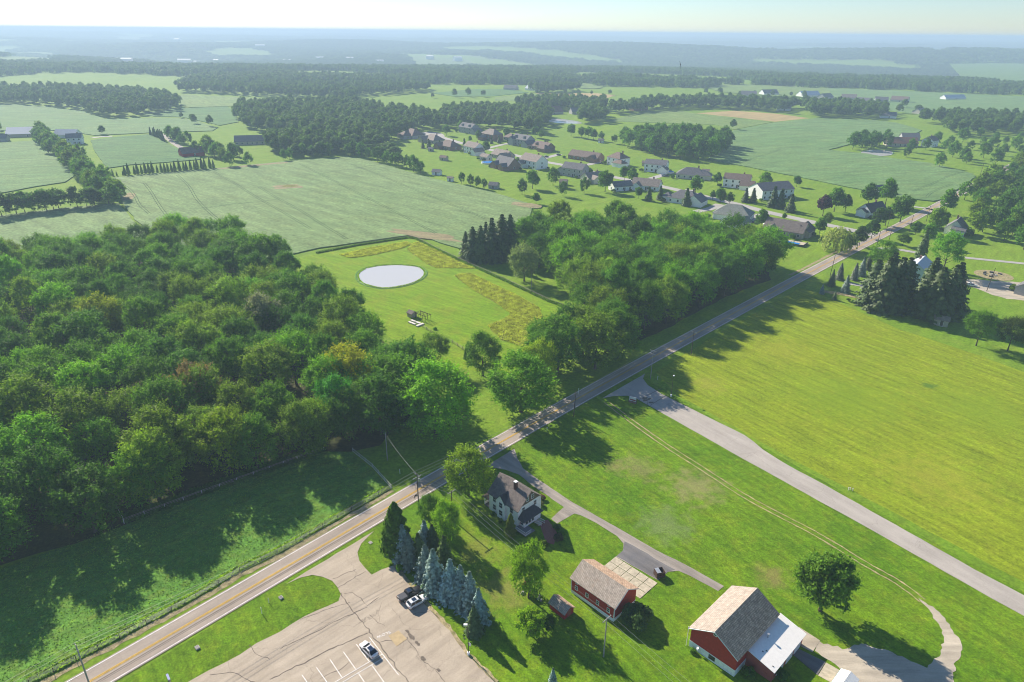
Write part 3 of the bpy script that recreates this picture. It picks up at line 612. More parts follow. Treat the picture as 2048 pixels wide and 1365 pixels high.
def column_crown(name, seed, H=14.0, R=1.7, leaf=.5, n=1500, p=.8):
    rng = np.random.default_rng(seed); t = rng.random(n); a = rng.uniform(0, 6.283, n)
    r = R * np.minimum(1, t / .12) ** .5 * (1 - t) ** p * 1.25 * (rng.uniform(.7, 1.05, n) + .18 * np.sin(a * 4 + t * 30))
    P = np.stack([r * np.cos(a), r * np.sin(a), .4 + t * (H - .4)], 1); N = np.stack([np.cos(a), np.sin(a), np.full(n, .5)], 1) + sph(rng, n) * .5
    return leaf_mesh(name, P, N, leaf * rng.uniform(.7, 1.2, n), np.clip(.5 + .2 * rng.normal(size=n), 0, 1), rng)
def willow_crown(name, seed, R=7, H=12):
    rng = np.random.default_rng(seed); P, N, S, T, U = [], [], [], [], []
    for k in range(120):
        d = sph(rng, 1)[0]; d[2] = abs(d[2]); top = np.array([d[0] * R * rng.uniform(.4, 1), d[1] * R * rng.uniform(.4, 1), H * (.55 + .45 * d[2]) * rng.uniform(.85, 1)])
        L = rng.uniform(3, 7); m = int(L / .3); tn = .55 + rng.normal() * .2
        for j in range(m):
            f = j / m; o = d * .8 * math.sqrt(f) + rng.normal(size=3) * .22; z = top[2] - L * f
            if z < .6: break
            P.append((top[0] + o[0], top[1] + o[1], z)); N.append(d + rng.normal(size=3) * .4 + (0, 0, .3)); S.append(rng.uniform(.4, .7)); T.append(tn + rng.normal() * .1); U.append((o[0] * .2, o[1] * .2, -1))
    return leaf_mesh(name, np.array(P), np.array(N), np.array(S), np.array(T), rng, 2.0, .1, 'leaf', np.array(U, float))
def trunk_mesh(name, h, r, limbs, seed, spread=3.5, top=None):
    R = random.Random(seed); m = MB(); top = top or h
    k0 = Vector((0, 0, -.3)); pts = [k0]
    for i in range(1, 5): pts.append(Vector((R.uniform(-.25, .25) * r * 2, R.uniform(-.25, .25) * r * 2, h * i / 4)))
    for i in range(4): m.tube(pts[i], pts[i + 1], r * (1.25 - .2 * i) if i == 0 else r * (1.05 - .2 * i), r * (.85 - .2 * i), 8, i == 0)
    for i in range(limbs):
        a = 6.283 * i / limbs + R.uniform(-.4, .4); b = pts[2].lerp(pts[4], R.uniform(0, .8)); e = b + Vector((math.cos(a) * spread * R.uniform(.6, 1.2), math.sin(a) * spread * R.uniform(.6, 1.2), (top - b.z) * R.uniform(.45, .9)))
        mid = b.lerp(e, .5) + Vector((0, 0, -.3)); m.tube(b, mid, r * .38, r * .25, 6, False); m.tube(mid, e, r * .25, r * .07, 5, False)
    me = bpy.data.meshes.new(name); me.from_pydata(m.v, [], m.f); me.materials.append(MT['bark']); return me
PROTO = {}
def proto(key, crown, trunk, h): PROTO.setdefault(key, []).append((crown, trunk, h))
for s in range(8):
    kw = [dict(R=8.0, lobes=100, lobe=(.12, .24)), dict(R=7.2, zt=22, lobes=84, lobe=(.13, .26)), dict(R=8.8, zb=4.5, lobes=120, lobe=(.11, .2)), dict(R=8.2, lobes=60, lobe=(.16, .32), open_=.08), dict(R=6.6, zb=3.5, zt=22.5, lobes=84, lobe=(.13, .25)), dict(R=8.6, zt=18.5, lobe=(.1, .2), lobes=130), dict(R=7.6, zb=4, open_=.15, lobes=74, lobe=(.13, .28)), dict(R=8.0, zb=3, zt=20, lobes=110, lobe=(.12, .24))][s]
    proto('broad', broad_crown('broad_crown', 10 + s, per=270, leaf=.44, spray=7, kmin=.68, **kw), trunk_mesh('trunk', 10, .38, 6, s), 20)
for s in range(5):
    proto('mid', broad_crown('mid_crown', 40 + s, per=70, leaf=1.05, lobes=34 + 3 * s, R=6.6 + .3 * s, zb=2.6), trunk_mesh('trunk', 9, .36, 3, s), 20)
for s in range(3): proto('round', broad_crown('round_crown', 60 + s, R=5.0, zb=1.2, zt=13, lobes=84, lobe=(.15, .28), per=380, leaf=.38, spray=8, kmin=.6), trunk_mesh('trunk', 6, .3, 6, 20 + s, 2.5), 13)
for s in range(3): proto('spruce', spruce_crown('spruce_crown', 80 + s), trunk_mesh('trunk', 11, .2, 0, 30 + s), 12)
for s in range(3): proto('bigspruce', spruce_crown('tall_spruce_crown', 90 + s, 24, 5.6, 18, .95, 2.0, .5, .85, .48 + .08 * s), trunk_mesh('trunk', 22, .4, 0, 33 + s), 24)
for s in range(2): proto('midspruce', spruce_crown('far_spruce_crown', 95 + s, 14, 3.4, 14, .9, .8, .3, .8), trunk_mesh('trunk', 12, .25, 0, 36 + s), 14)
for s in range(3): proto('column', column_crown('column_crown', 100 + s), trunk_mesh('trunk', 10, .2, 0, 40 + s), 14)
for s in range(2): proto('yew', column_crown('yew_crown', 110 + s, 14, 3.1, .5, 5200, .62), trunk_mesh('trunk', 8, .3, 3, 45 + s, 1.2), 14)
proto('willow', willow_crown('willow_crown', 120), trunk_mesh('trunk', 7, .4, 6, 50, 4, 10), 12)
for s in range(3): proto('bush', broad_crown('bush_crown', 130 + s, R=2.2, zb=.05, zt=3.4, lobes=24, per=120, leaf=.3, flat=1.0), trunk_mesh('stem', 1.6, .07, 4, 60 + s, 1.0), 3.4)
for s in range(5): proto('full', broad_crown('full_crown', 150 + s, R=7.6 + .2 * (s % 3), zb=1.0, zt=20.5, lobes=110, lobe=(.13, .27), per=220, leaf=.46, open_=.04, spray=8, kmin=.62), trunk_mesh('trunk', 10, .4, 7, 70 + s), 20)
for s in range(4): proto('hedge', broad_crown('hedge_crown', 170 + s, R=7.6, zb=.6, zt=20, lobes=40, per=95, leaf=.95, lobe=(.18, .34), spray=3), trunk_mesh('trunk', 8, .34, 3, 80 + s), 20)
TR = random.Random(5)
G_DEEP, G_MID, G_OLIVE, G_YEL, G_BRIGHT, G_BLUE, G_DARK, G_CON = (.085, .20, .02), (.115, .255, .018), (.17, .28, .022), (.38, .42, .015), (.15, .34, .016), (.23, .33, .30), (.055, .125, .022), (.08, .14, .035)
def tree(kind, name, pos, h, tint, label, group=None, rz=None, wide=1.0, cat='tree', var=None, rnd=None):
    rnd = rnd or TR; lst = PROTO[kind]; cr, tk, h0 = lst[rnd.randrange(len(lst)) if var is None else var % len(lst)]
    t = thing(name, label, cat, (pos[0], pos[1], 0), rnd.uniform(0, 6.28) if rz is None else rz, group)
    s = h / h0; t.scale = (s * wide, s * wide, s)
    a = objm('stem' if kind == 'bush' else 'trunk', tk, t); c = objm('crown', cr, t); j = rnd.uniform(.78, 1.15); k = rnd.uniform(.97, 1.10)
    c.color = (tint[0] * j * k, tint[1] * j, tint[2] * j / k, 1); return t
def inside(p, poly):
    c = False; n = len(poly)
    for i in range(n):
        a, b = poly[i], poly[i - 1]
        if (a[1] > p[1]) != (b[1] > p[1]) and p[0] < (b[0] - a[0]) * (p[1] - a[1]) / (b[1] - a[1]) + a[0]: c = not c
    return c
def scatter(poly, dmin, seed, tries=9000, avoid=()):
    R = random.Random(seed); xs = [p[0] for p in poly]; ys = [p[1] for p in poly]; out = []
    for _ in range(tries):
        p = (R.uniform(min(xs), max(xs)), R.uniform(min(ys), max(ys)))
        if inside(p, poly) and all((p[0] - q[0]) ** 2 + (p[1] - q[1]) ** 2 > dmin * dmin for q in out) and all((p[0] - q[0]) ** 2 + (p[1] - q[1]) ** 2 > q[2] ** 2 for q in avoid): out.append(p)
    return out
TINTS = [G_DEEP, G_MID, G_MID, G_OLIVE, G_MID, G_BRIGHT, G_OLIVE, G_DEEP]
# the big wood
wood1 = GL([(-60, 548), (140, 540), (290, 512), (450, 500), (540, 535), (610, 578), (680, 635), (735, 675), (790, 735), (800, 800), (770, 862), (690, 888), (560, 925), (430, 975), (260, 1036), (150, 1095), (-60, 1160)])
w1 = scatter(wood1, 11.6, 1)
front_line = GL([(-60, 1160), (150, 1095), (260, 1036), (430, 975), (560, 925), (690, 888)])
def near_line(p, line):
    return min((Vector(p) - a.lerp(b, max(0, min(1, (Vector(p) - a).dot(b - a) / (b - a).length_squared)))).length for a, b in zip(line, line[1:]))
WR = random.Random(11)
for p in sorted(w1, key=lambda q: q[1]):
    front = near_line(p, front_line) < 9; tint = WR.choice(TINTS); h = WR.uniform(17, 22.5) if not front else WR.uniform(16.5, 19.5)
    if p[1] > 250: lab, grp = 'leafy broadleaf tree in the far half of the big wood', 'trees in the far half of the big wood'
    elif front: lab, grp = 'tall broadleaf tree at the front of the big wood', 'trees along the front of the big wood'
    else: lab, grp = 'leafy broadleaf tree inside the near half of the big wood', 'trees in the near half of the big wood'
    col_ = {G_DEEP: 'deep green', G_MID: 'mid green', G_OLIVE: 'olive green', G_BRIGHT: 'fresh green'}[tint]; side_ = 'on the pond side' if p[0] > -85 - (p[1] - 150) * .25 else 'away from the pond'
    lab = lab.replace('leafy', col_).replace('tall', col_) + ' ' + side_; grp += ', ' + col_ + ' ' + side_
    nm = 'maple_tree' if p[1] > 250 else ('ash_tree' if not front else 'oak_tree')
    tree('full' if near_line(p, front_line) < 16 else 'broad', nm, p, h, tint, lab, grp, wide=WR.uniform(.9, 1.15), rnd=WR)
for px, h, tint, lb in [((400, 845), 21, (.24, .19, .075), 'half dead tree with brown leaves in the big wood'), ((705, 810), 22, G_YEL, 'yellow topped tree near the edge of the big wood'), ((700, 880), 17, G_MID, 'mid green tree at the corner where the rail fence ends'), ((610, 915), 18, G_OLIVE, 'olive tree above the last posts of the rail fence'), ((680, 862), 19, (.09, .34, .035), 'bright fresh green tree at the corner of the big wood'),
                        ((318, 1000), 20, (.21, .32, .018), 'broad light green tree beside the rail fence'), ((460, 942), 20, (.22, .35, .016), 'tall light green tree above the rail fence'), ((215, 690), 21, (.29, .38, .016), 'yellow green crown in the middle of the big wood'), ((535, 690), 21, (.21, .235, .15), 'pale grey bare crown at the far side of the big wood')]:
    tree('full', 'maple_tree', G(*px), h, tint, lb)
# roadside wood
wood2 = GL([(1215, 700), (1290, 672), (1370, 635), (1450, 600), (1545, 562), (1545, 548), (1480, 522), (1380, 500), (1250, 486), (1120, 490), (1085, 500), (1090, 520), (1135, 545), (1150, 590), (1180, 640)])
w2 = scatter(wood2, 11.4, 2)
for p in sorted(w2, key=lambda q: q[1]):
    front = near_line(p, GL([(1215, 700), (1290, 672), (1370, 635), (1450, 600), (1545, 560)])) < 9
    tint = WR.choice([G_MID, G_BRIGHT, G_MID, G_DEEP, G_OLIVE]); col_ = {G_DEEP: 'deep green', G_MID: 'mid green', G_OLIVE: 'olive green', G_BRIGHT: 'fresh green'}[tint]; side_ = 'near the subdivision' if p[0] > 70 else 'near the clearing'
    lab = (col_ + ' broadleaf tree along the road edge of the roadside wood') if front else col_ + ' broadleaf tree inside the roadside wood ' + side_
    tree('full' if front else 'broad', 'oak_tree' if front else 'beech_tree', p, WR.uniform(19, 25), tint, lab, lab.replace(' tree', ' trees'), wide=WR.uniform(.9, 1.12), rnd=WR)
# trees one can point at near the road
for kind, nm, px, h, tint, lb, w in [
    ('full', 'maple_tree', (872, 868), 24, (.16, .34, .014), 'big bright green maple at the corner of the wood above the road', 1.25), ('full', 'maple_tree', (1042, 824), 20, (.155, .33, .014), 'big round maple beside the drive gate on the road', 1.45),
    ('full', 'linden_tree', (966, 752), 17, G_MID, 'slim tree beside the drive behind the round maple', 1.0), ('full', 'oak_tree', (1092, 728), 18, G_MID, 'oak at the edge of the long weed meadow', 1.15), ('yew', 'cedar_tree', (936, 722), 8, G_DEEP, 'narrow dark evergreen beside the slim tree', .8), ('full', 'maple_tree', (1078, 775), 18, (.25, .34, .016), 'pale tree tucked behind the round maple', .9),
    ('full', 'oak_tree', (1115, 745), 22, G_MID, 'spreading oak nearest the round maple', 1.15), ('full', 'oak_tree', (1190, 738), 22, G_OLIVE, 'spreading oak at the roadside end of the wood', 1.15), ('full', 'oak_tree', (1135, 705), 20, G_DEEP, 'dark oak behind the spreading oaks', 1.0),
    ('full', 'oak_tree', (1235, 716), 19, G_MID, 'oak filling the gap where the roadside wood begins', 1.1), ('full', 'oak_tree', (1165, 712), 20, G_OLIVE, 'olive oak behind the roadside oaks', 1.1), ('full', 'maple_tree', (800, 838), 21, G_MID, 'maple at the clearing corner of the big wood', 1.15), ('full', 'maple_tree', (825, 790), 20, G_DEEP, 'deep green maple facing the clearing fence', 1.1), ('full', 'maple_tree', (762, 872), 20, G_DEEP, 'deep green maple above the lone pole', 1.0),
    ('full', 'beech_tree', (1048, 508), 20, G_MID, 'tall beech beside the spruce clump', .95), ('full', 'beech_tree', (1072, 500), 22, G_DEEP, 'taller dark beech beside the spruce clump', .9), ('full', 'beech_tree', (1098, 512), 21, G_MID, 'beech at the subdivision end of the gap', 1.0), ('full', 'beech_tree', (1078, 535), 19, G_DEEP, 'dark beech behind the greyish lawn tree', 1.0), ('full', 'beech_tree', (1112, 552), 19, G_MID, 'beech overhanging the shaded lawn', 1.0), ('broad', 'beech_tree', (1140, 600), 18, G_OLIVE, 'high trunked beech by the clearing fence', .9), ('broad', 'beech_tree', (1170, 628), 19, G_MID, 'second high trunked beech by the clearing fence', .95),
    ('full', 'silver_maple', (1048, 563), 19, (.20, .28, .12), 'greyish rounded tree alone on the lawn by the spruces', 1.0), ('broad', 'maple_tree', (870, 738), 13, G_OLIVE, 'low tree leaning over the clearing fence', 1.2),
    ('full', 'ash_tree', (937, 992), 14.5, (.20, .33, .014), 'yellow green tree between the road and the white farmhouse', 1.15), ('yew', 'arborvitae', (795, 1106), 15, (.10, .21, .02), 'dense dark evergreen column by the road pole', 1.0),
    ('full', 'hedge_tree', (858, 1045), 8, G_MID, 'small leafy tree at the foot of the road pole', .9), ('full', 'maple_tree', (893, 1085), 12, (.17, .32, .014), 'leafy tree standing between the spruces and the farmhouse', .75),
    ('full', 'ash_tree', (1057, 1196), 15, (.19, .33, .014), 'tall yard tree behind the white farmhouse', .72),
    ('round', 'linden_tree', (1640, 1222), 15, (.14, .27, .026), 'lone round tree on the lawn beside the big barn', 1.05), ('round', 'crabapple_tree', (1060, 1270), 6.8, (.22, .38, .014), 'bright green crabapple in front of the small red shed', 1.1),
    ('round', 'juniper_bush', (1096, 1262), 4.2, G_DEEP, 'dark clipped shrub beside the small red shed', .9), ('bush', 'lilac_bush', (1272, 1247), 4.2, (.09, .17, .04), 'dark bush with white flowers against the red garage', 1.3),
    ('yew', 'cedar_tree', (1021, 1072), 7.0, (.19, .25, .035), 'olive conifer against the white farmhouse wall', .8), ('spruce', 'fir_tree', (1104, 1390), 7.0, G_BLUE, 'tip of a blue spruce poking up at the picture edge', .9)]:
    tree(kind, nm, G(*px), h, tint, lb, wide=w, cat='bush' if 'bush' in nm else 'tree')
SPR = [((808, 1118), 10, G_BLUE), ((820, 1131), 9.5, (.16, .225, .18)), ((839, 1128), 9, G_CON), ((851, 1105), 9.5, (.25, .36, .33)), ((866, 1110), 9, G_CON), ((853, 1163), 10.5, G_BLUE), ((869, 1180), 11.5, (.235, .34, .31)), ((889, 1137), 9.5, (.09, .16, .025)), ((902, 1197), 11, (.265, .375, .35)), ((922, 1206), 10.5, (.23, .33, .30)), ((940, 1219), 10.5, (.28, .39, .365)), ((957, 1242), 9, G_BLUE), ((948, 1267), 7.5, (.09, .15, .05))]
for k, (px, h, tint) in enumerate(SPR):
    tree('spruce', 'spruce_tree', G(*px), h, tint, ['nearest the road', 'second from the road', 'green and thin, among the blue ones', 'pale blue, behind the first two', 'dark green, behind the first two', 'first of the front blue trees', 'tallest of the front blue trees', 'deep green, on the house side', 'very pale blue, above the black pickup', 'right behind the very pale one', 'silvery, third from the lamp post', 'dull blue, second from the lamp post', 'small dark one beside the lamp post'][k] + ' in the spruce row by the parking lot', 'spruce row by the parking lot', wide=1.27)
for k, (px, h) in enumerate([((932, 517), 15), ((946, 523), 19), ((962, 525), 20), ((984, 524), 24), ((1004, 520), 25), ((1020, 516), 24), ((972, 512), 19)]):
    tree('bigspruce', 'spruce_tree', G(*px), h, G_CON, 'dark tall spruce in the clump behind the clearing fence', 'spruce clump behind the clearing', wide=1.15)
# young spruces and giants across the road
for k, (px, h) in enumerate([((1643, 588), 5), ((1662, 572), 8.5), ((1678, 560), 9), ((1690, 586), 9), ((1668, 600), 4.5), ((1708, 560), 9), ((1722, 552), 10), ((1735, 540), 9)]):
    tree('spruce', 'spruce_tree', G(*px), h, [G_BLUE, (.13, .18, .08), (.20, .25, .21)][k % 3], ['low blue spruce at the road end of the dirt track', 'sparse green spruce near the road', 'blue spruce behind the sparse one', 'full blue spruce in the middle of the young group', 'knee high spruce on the dirt track', 'blue spruce on the far side of the young group', 'taller spruce against the giant conifers', 'spruce furthest from the dirt track'][k], 'young spruces by the dirt track', wide=1.15)
for k, (px, h, v) in enumerate([((1738, 612), 22, 0), ((1758, 622), 25, 1), ((1783, 622), 25, 2), ((1800, 612), 23, 0), ((1770, 600), 23, 1), ((1842, 628), 23, 2), ((1862, 640), 24, 0), ((1888, 634), 24, 1), ((1900, 618), 22, 2), ((1850, 612), 23, 1)]):
    tree('bigspruce', 'spruce_tree', G(*px), h, (.07, .115, .03), 'giant dark spruce in the clump nearer the road' if k < 5 else 'giant dark spruce in the clump in front of the pale blue house', 'giant spruces nearer the road' if k < 5 else 'giant spruces by the blue house', wide=1.35, var=v)
for kind, px, h, tint, w, lb in [('broad', (1952, 692), 15, G_MID, .95, 'round tree beside the hay field, left of a pair'), ('broad', (2015, 702), 14, (.07, .11, .02), .95, 'round tree beside the hay field, right of a pair'), ('broad', (1885, 545), 20, G_BRIGHT, 1.15, 'big light green tree behind the giant spruces'), ('broad', (1760, 545), 17, G_MID, 1.1, 'leafy tree behind the first giant spruces'), ('bigspruce', (1838, 528), 20, G_CON, .8, 'lone tall spruce behind the pale blue house'),
    ('willow', (1672, 502), 15, (.30, .38, .10), 1.15, 'big weeping willow beside the road'), ('mid', (1718, 492), 12, G_DARK, 1.0, 'dark dense tree next to the willow'), ('mid', (1742, 478), 12, G_DARK, 1.0, 'dark tree at the mouth of the subdivision street'), ('mid', (1700, 500), 10, G_DEEP, 1.0, 'low dark tree between willow and road'),
    ('mid', (1638, 470), 11, G_MID, .9, 'small tree behind the willow'), ('mid', (1652, 455), 10, G_OLIVE, .9, 'light tree above the willow'), ('mid', (1645, 432), 15, (.075, .03, .06), 1.0, 'purple leaved tree beside the street'), ('mid', (1668, 424), 17, G_DEEP, 1.0, 'tall dark tree beside the purple one'), ('mid', (1690, 425), 13, G_DEEP, .9, 'smaller dark tree beside the purple one'),
    ('mid', (1735, 415), 18, G_DEEP, 1.1, 'big tree in front of the white house by the road'), ('mid', (1770, 412), 20, G_MID, .9, 'tall tree behind the white house by the road'), ('mid', (1800, 445), 19, G_MID, 1.1, 'big tree between the white house and the road'), ('mid', (1755, 455), 13, G_DARK, 1.0, 'dark hedge tree below the white house'), ('mid', (1770, 452), 13, G_DARK, 1.0, 'second dark hedge tree below the white house'),
    ('mid', (1890, 430), 18, G_MID, .9, 'tree at the road bend above the white cottage'), ('mid', (1870, 470), 18, G_OLIVE, .9, 'tall tree in front of the white cottage'), ('mid', (1855, 490), 14, G_MID, .8, 'tree opposite the street junction'), ('mid', (1805, 492), 8, G_OLIVE, 1.3, 'small spreading tree opposite the street junction'), ('mid', (1830, 470), 9, G_DEEP, 1.0, 'dark shrub tree by the road opposite the street')]:
    tree(kind, 'shade_tree' if kind in ('mid', 'broad') else ('willow_tree' if kind == 'willow' else 'spruce_tree'), G(*px), h, tint, lb, wide=w)
RW = scatter(GL([(1925, 440), (1960, 420), (1935, 408), (1925, 400), (1985, 365), (2040, 335), (2180, 330), (2180, 500), (2010, 500), (1985, 480), (1950, 485)]), 12.5, 6, 3000)
for p in RW: tree('hedge', 'roadside_tree', p, TR.uniform(12, 19), TR.choice([G_DEEP, G_MID, G_DEEP, G_OLIVE]), 'leafy tree in the grove beyond the white cottage', 'grove beyond the white cottage')
# subdivision trees
VT = [((1044, 390), 11, 'oval', 'tree with tapered crown nearest the soybean field'), ((1065, 378), 13, 'mid', 'rounded tree beside the tapered one by the soybean field'), ((1106, 372), 13, 'oval', 'tapered tree behind the grey two storey house'), ((1126, 393), 10, 'oval', 'small tapered tree on the mown back lawn'), ((1168, 387), 11, 'oval', 'tapered tree beside the tan house'), ((1210, 384), 15, 'mid', 'large tree beside the blue roofed garage'),
      ((1072, 408), 7, 'mid', 'low tree at the soybean field corner'), ((1248, 362), 11, 'mid', 'tree beside the street opposite the hip house'), ((1264, 368), 12, 'mid', 'second tree beside the street opposite the hip house'), ((1276, 398), 8, 'mid', 'small tree behind the blue roofed garage'), ((1297, 402), 9, 'midspruce', 'dark spruce in front of the tan roofed house'), ((1320, 400), 9, 'midspruce', 'second dark spruce in front of the tan roofed house'),
      ((1390, 392), 14, 'mid', 'wide tree in the middle of the street houses'), ((1434, 372), 10, 'mid', 'oval tree beside the white house with chimney'), ((1440, 408), 10, 'mid', 'light tree beside the roadside wood drive'), ((1425, 402), 7, 'mid', 'bushy tree beside the street bend'), ((1458, 412), 9, 'mid', 'pale leafy tree above the hip house'), ((1372, 412), 11, 'midspruce', 'spruce in front of the grey roofed white house'), ((1490, 405), 9, 'midspruce', 'dense evergreen below the white house with chimney'), ((1505, 405), 9, 'midspruce', 'second evergreen below the white house with chimney'),
      ((1528, 382), 13, 'mid', 'dark tree behind the large white building'), ((1545, 415), 13, 'midspruce', 'dark evergreen in front of the large white building'), ((1560, 417), 12, 'midspruce', 'second evergreen in front of the large white building'), ((1580, 425), 11, 'midspruce', 'evergreen at the street beside the large white building'), ((1593, 374), 8, 'mid', 'lone round tree on the open lawn'), ((1521, 458), 11, 'mid', 'narrow tree beside the tan pool house'), ((1568, 440), 4, 'mid', 'tiny tree on the lawn by the tan pool house'),
      ((893, 272), 12, 'mid', 'round tree at the turning circle'), ((922, 262), 11, 'mid', 'tree behind the grey house by the far wood'), ((957, 280), 10, 'mid', 'tree in front of the brick house'), ((1014, 278), 12, 'mid', 'oval tree on the lawn behind the brick house'), ((1070, 276), 12, 'mid', 'oval tree behind the grey dormer house'), ((1082, 279), 9, 'mid', 'smaller tree behind the grey dormer house'), ((1042, 275), 6, 'mid', 'small round tree behind the brick house'),
      ((929, 303), 11, 'midspruce', 'evergreen between brick and white houses'), ((972, 308), 11, 'mid', 'tree beside the white two storey house'), ((846, 297), 7, 'midspruce', 'evergreen at the first brown roofed house'), ((858, 296), 8, 'midspruce', 'second evergreen at the first brown roofed house'), ((879, 296), 7, 'midspruce', 'evergreen hedge beside the low brown roof'), ((955, 294), 4, 'mid', 'small dark tree on the street lawn'), ((983, 288), 6, 'midspruce', 'little evergreen before the brick house'), ((998, 287), 7, 'midspruce', 'second little evergreen before the brick house'),
      ((1035, 327), 5, 'mid', 'small tree between the dark cottage and the white house'), ((1090, 291), 5, 'mid', 'dark shrub behind the brown brick house'), ((1180, 352), 6, 'mid', 'shrub beside the grey two storey house'), ((940, 285), 6, 'mid', 'small tree in the street garden'), ((1142, 273), 13, 'mid', 'wide tree at the edge of the rough meadow'), ((1163, 277), 12, 'mid', 'first tree of three along the meadow'), ((1176, 279), 13, 'mid', 'second tree of three along the meadow'), ((1187, 281), 11, 'mid', 'third tree of three along the meadow'), ((1202, 283), 10, 'mid', 'dark tree beside the little white shed'), ((1228, 288), 9, 'mid', 'tree at the near end of the copse')]
for px, h, kind, lb in VT: tree('hedge' if kind == 'oval' else kind, 'yard_tree', G(*px), h * 1.15, TR.choice([G_DEEP, G_MID, G_DEEP]) if kind in ('mid', 'oval') else G_CON, lb, wide={'mid': 1.0, 'oval': .85}.get(kind, 1.25))
# copse, hedgerows, poplars
for p in scatter(GL([(1240, 292), (1300, 309), (1360, 320), (1412, 322), (1452, 308), (1455, 292), (1380, 284), (1290, 280)]), 12, 7, 3000): tree('hedge', 'copse_tree', p, TR.uniform(18, 23), TR.choice([G_DEEP, G_MID, G_DEEP]), 'tall tree in the round copse between the fields', 'round copse between the fields')
HED = GL([(75, 275), (110, 300), (130, 322), (160, 350), (200, 385), (235, 408)])
def along(line, step, jit, seed):
    R = random.Random(seed); out = []
    for a, b in zip(line, line[1:]):
        k = max(1, int((b - a).length / step)); out += [a.lerp(b, (j + R.random() * .5) / k) + Vector((R.uniform(-jit, jit), R.uniform(-jit, jit))) for j in range(k)]
    return out
for p in along(HED, 9, 5, 1) + along(HED, 14, 8, 2): tree('hedge', 'hedgerow_tree', p, TR.uniform(12, 18), TR.choice([G_MID, G_OLIVE, G_DEEP]), 'leafy tree in the long hedgerow running up to the far barns', 'hedgerow up to the far barns', wide=1.0)
for p in along(GL([(-60, 438), (0, 432), (80, 424), (160, 416), (232, 409)]), 5.5, 4, 3): tree('hedge', 'hedgerow_tree', p, TR.uniform(12, 16), TR.choice([G_DEEP, G_DARK, G_MID]), 'dark tree in the hedgerow behind the small soybean field', 'hedgerow behind the small soybean field', wide=1.2)
for k, p in enumerate(along(GL([(226, 353), (335, 345), (432, 337)]), 3.0, .3, 4)): tree('column', 'poplar_tree', p, TR.uniform(7, 10.5) * (1.0 if k > 2 else .6), G_DEEP, 'narrow dark poplar in the straight row along the soybean field', 'poplar row along the soybean field', wide=1.25)
for p in along(GL([(440, 335), (470, 334), (505, 333)]), 9, 7, 5) + along(GL([(400, 310), (440, 318), (480, 324)]), 9, 10, 6) + along(GL([(415, 303), (450, 310), (490, 318)]), 9, 8, 16): tree('hedge', 'grove_tree', p, TR.uniform(11, 17), TR.choice([G_MID, G_OLIVE, G_DEEP]), 'tree in the grove behind the red roadside barn', 'grove behind the red barn')
for p in along(GL([(560, 320), (640, 312), (710, 312), (760, 322), (820, 340), (858, 352)]), 9, 4, 8): tree('hedge', 'hedgerow_tree', p, TR.uniform(10, 15), TR.choice([G_MID, G_DEEP]), 'tree in the hedgerow between the soybean field and the houses', 'hedgerow before the houses')
for p in along(GL([(920, 366), (940, 372), (968, 378), (985, 380)]), 8, 2, 9): tree('hedge', 'field_edge_tree', p, TR.uniform(7, 10), G_DEEP, 'small tree in the short row by the field edge shed', 'short row by the field edge shed', wide=.8)
for p in along(GL([(340, 275), (360, 285), (380, 292)]), 10, 8, 10): tree('hedge', 'grove_tree', p, TR.uniform(11, 16), G_DEEP, 'tall tree beside the lane above the red barn', 'trees beside the lane')
for p in along(GL([(300, 270), (318, 276), (330, 284)]), 5, 1, 12): tree('midspruce', 'lane_spruce', p, TR.uniform(8, 11), G_DARK, 'dark evergreen in the short row beside the far lane', 'evergreen row beside the far lane', wide=.8)
for p in scatter(GL([(1700, 300), (1722, 302), (1770, 300), (1780, 290), (1715, 285)]), 13, 14, 800): tree('hedge', 'farm_tree', p, TR.uniform(14, 19), G_DEEP, 'tree beside the dark pond at the brown roofed barn', 'trees at the dark pond')
for px in [(1812, 315), (1820, 305), (1850, 300), (1873, 290), (1888, 300), (1900, 290), (1905, 315), (1925, 322), (1932, 328), (1966, 317), (1990, 330), (1878, 335), (1940, 300), (1965, 290), (1985, 300), (2005, 312), (2030, 300), (2010, 290), (2040, 315), (1990, 280), (2040, 280), (1960, 275), (1925, 285)]:
    tree('hedge', 'farm_tree', G(*px), TR.uniform(9, 17), TR.choice([G_DEEP, G_MID]), 'tree on the farm lawns between the brown roofed barn and the road', 'trees on the farm lawns')
# ---- woods that read as one mass
def patch_mesh(name, seed, n, size, leafy):
    rng = np.random.default_rng(seed); P, N, S, T = [], [], [], []
    for k in range(n):
        c = np.array([rng.uniform(-size / 2, size / 2), rng.uniform(-size / 2, size / 2), 0]); R = rng.uniform(3.6, 5.8); H = rng.uniform(13, 20); tn = .5 + rng.normal() * .17
        d = sph(rng, leafy); d[:, 2] = np.abs(d[:, 2]) * 1.2 - .35; r = R * (rng.uniform(.85, 1.05, leafy) + .16 * np.sin(d[:, 0] * 6 + k) * np.cos(d[:, 1] * 5))
        P.append(c + np.array([0, 0, H - R * 1.15]) + d * r[:, None] * np.array([1, 1, 1.15])); N.append(d + sph(rng, leafy) * .4); S.append(R * rng.uniform(.32, .55, leafy)); T.append(tn + rng.normal(size=leafy) * .12)
        m = 10; a = rng.uniform(0, 6.28, m); P.append(c + np.stack([np.cos(a) * R * .85, np.sin(a) * R * .85, rng.uniform(2, H - R, m)], 1)); N.append(np.stack([np.cos(a), np.sin(a), np.full(m, .2)], 1)); S.append(np.full(m, R * .7)); T.append(np.full(m, tn))
    return leaf_mesh(name, np.vstack(P), np.vstack(N), np.concatenate(S), np.clip(np.concatenate(T), 0, 1), rng, 1.4, .2)
pc = bpy.data.collections.new('far_wood_sources')
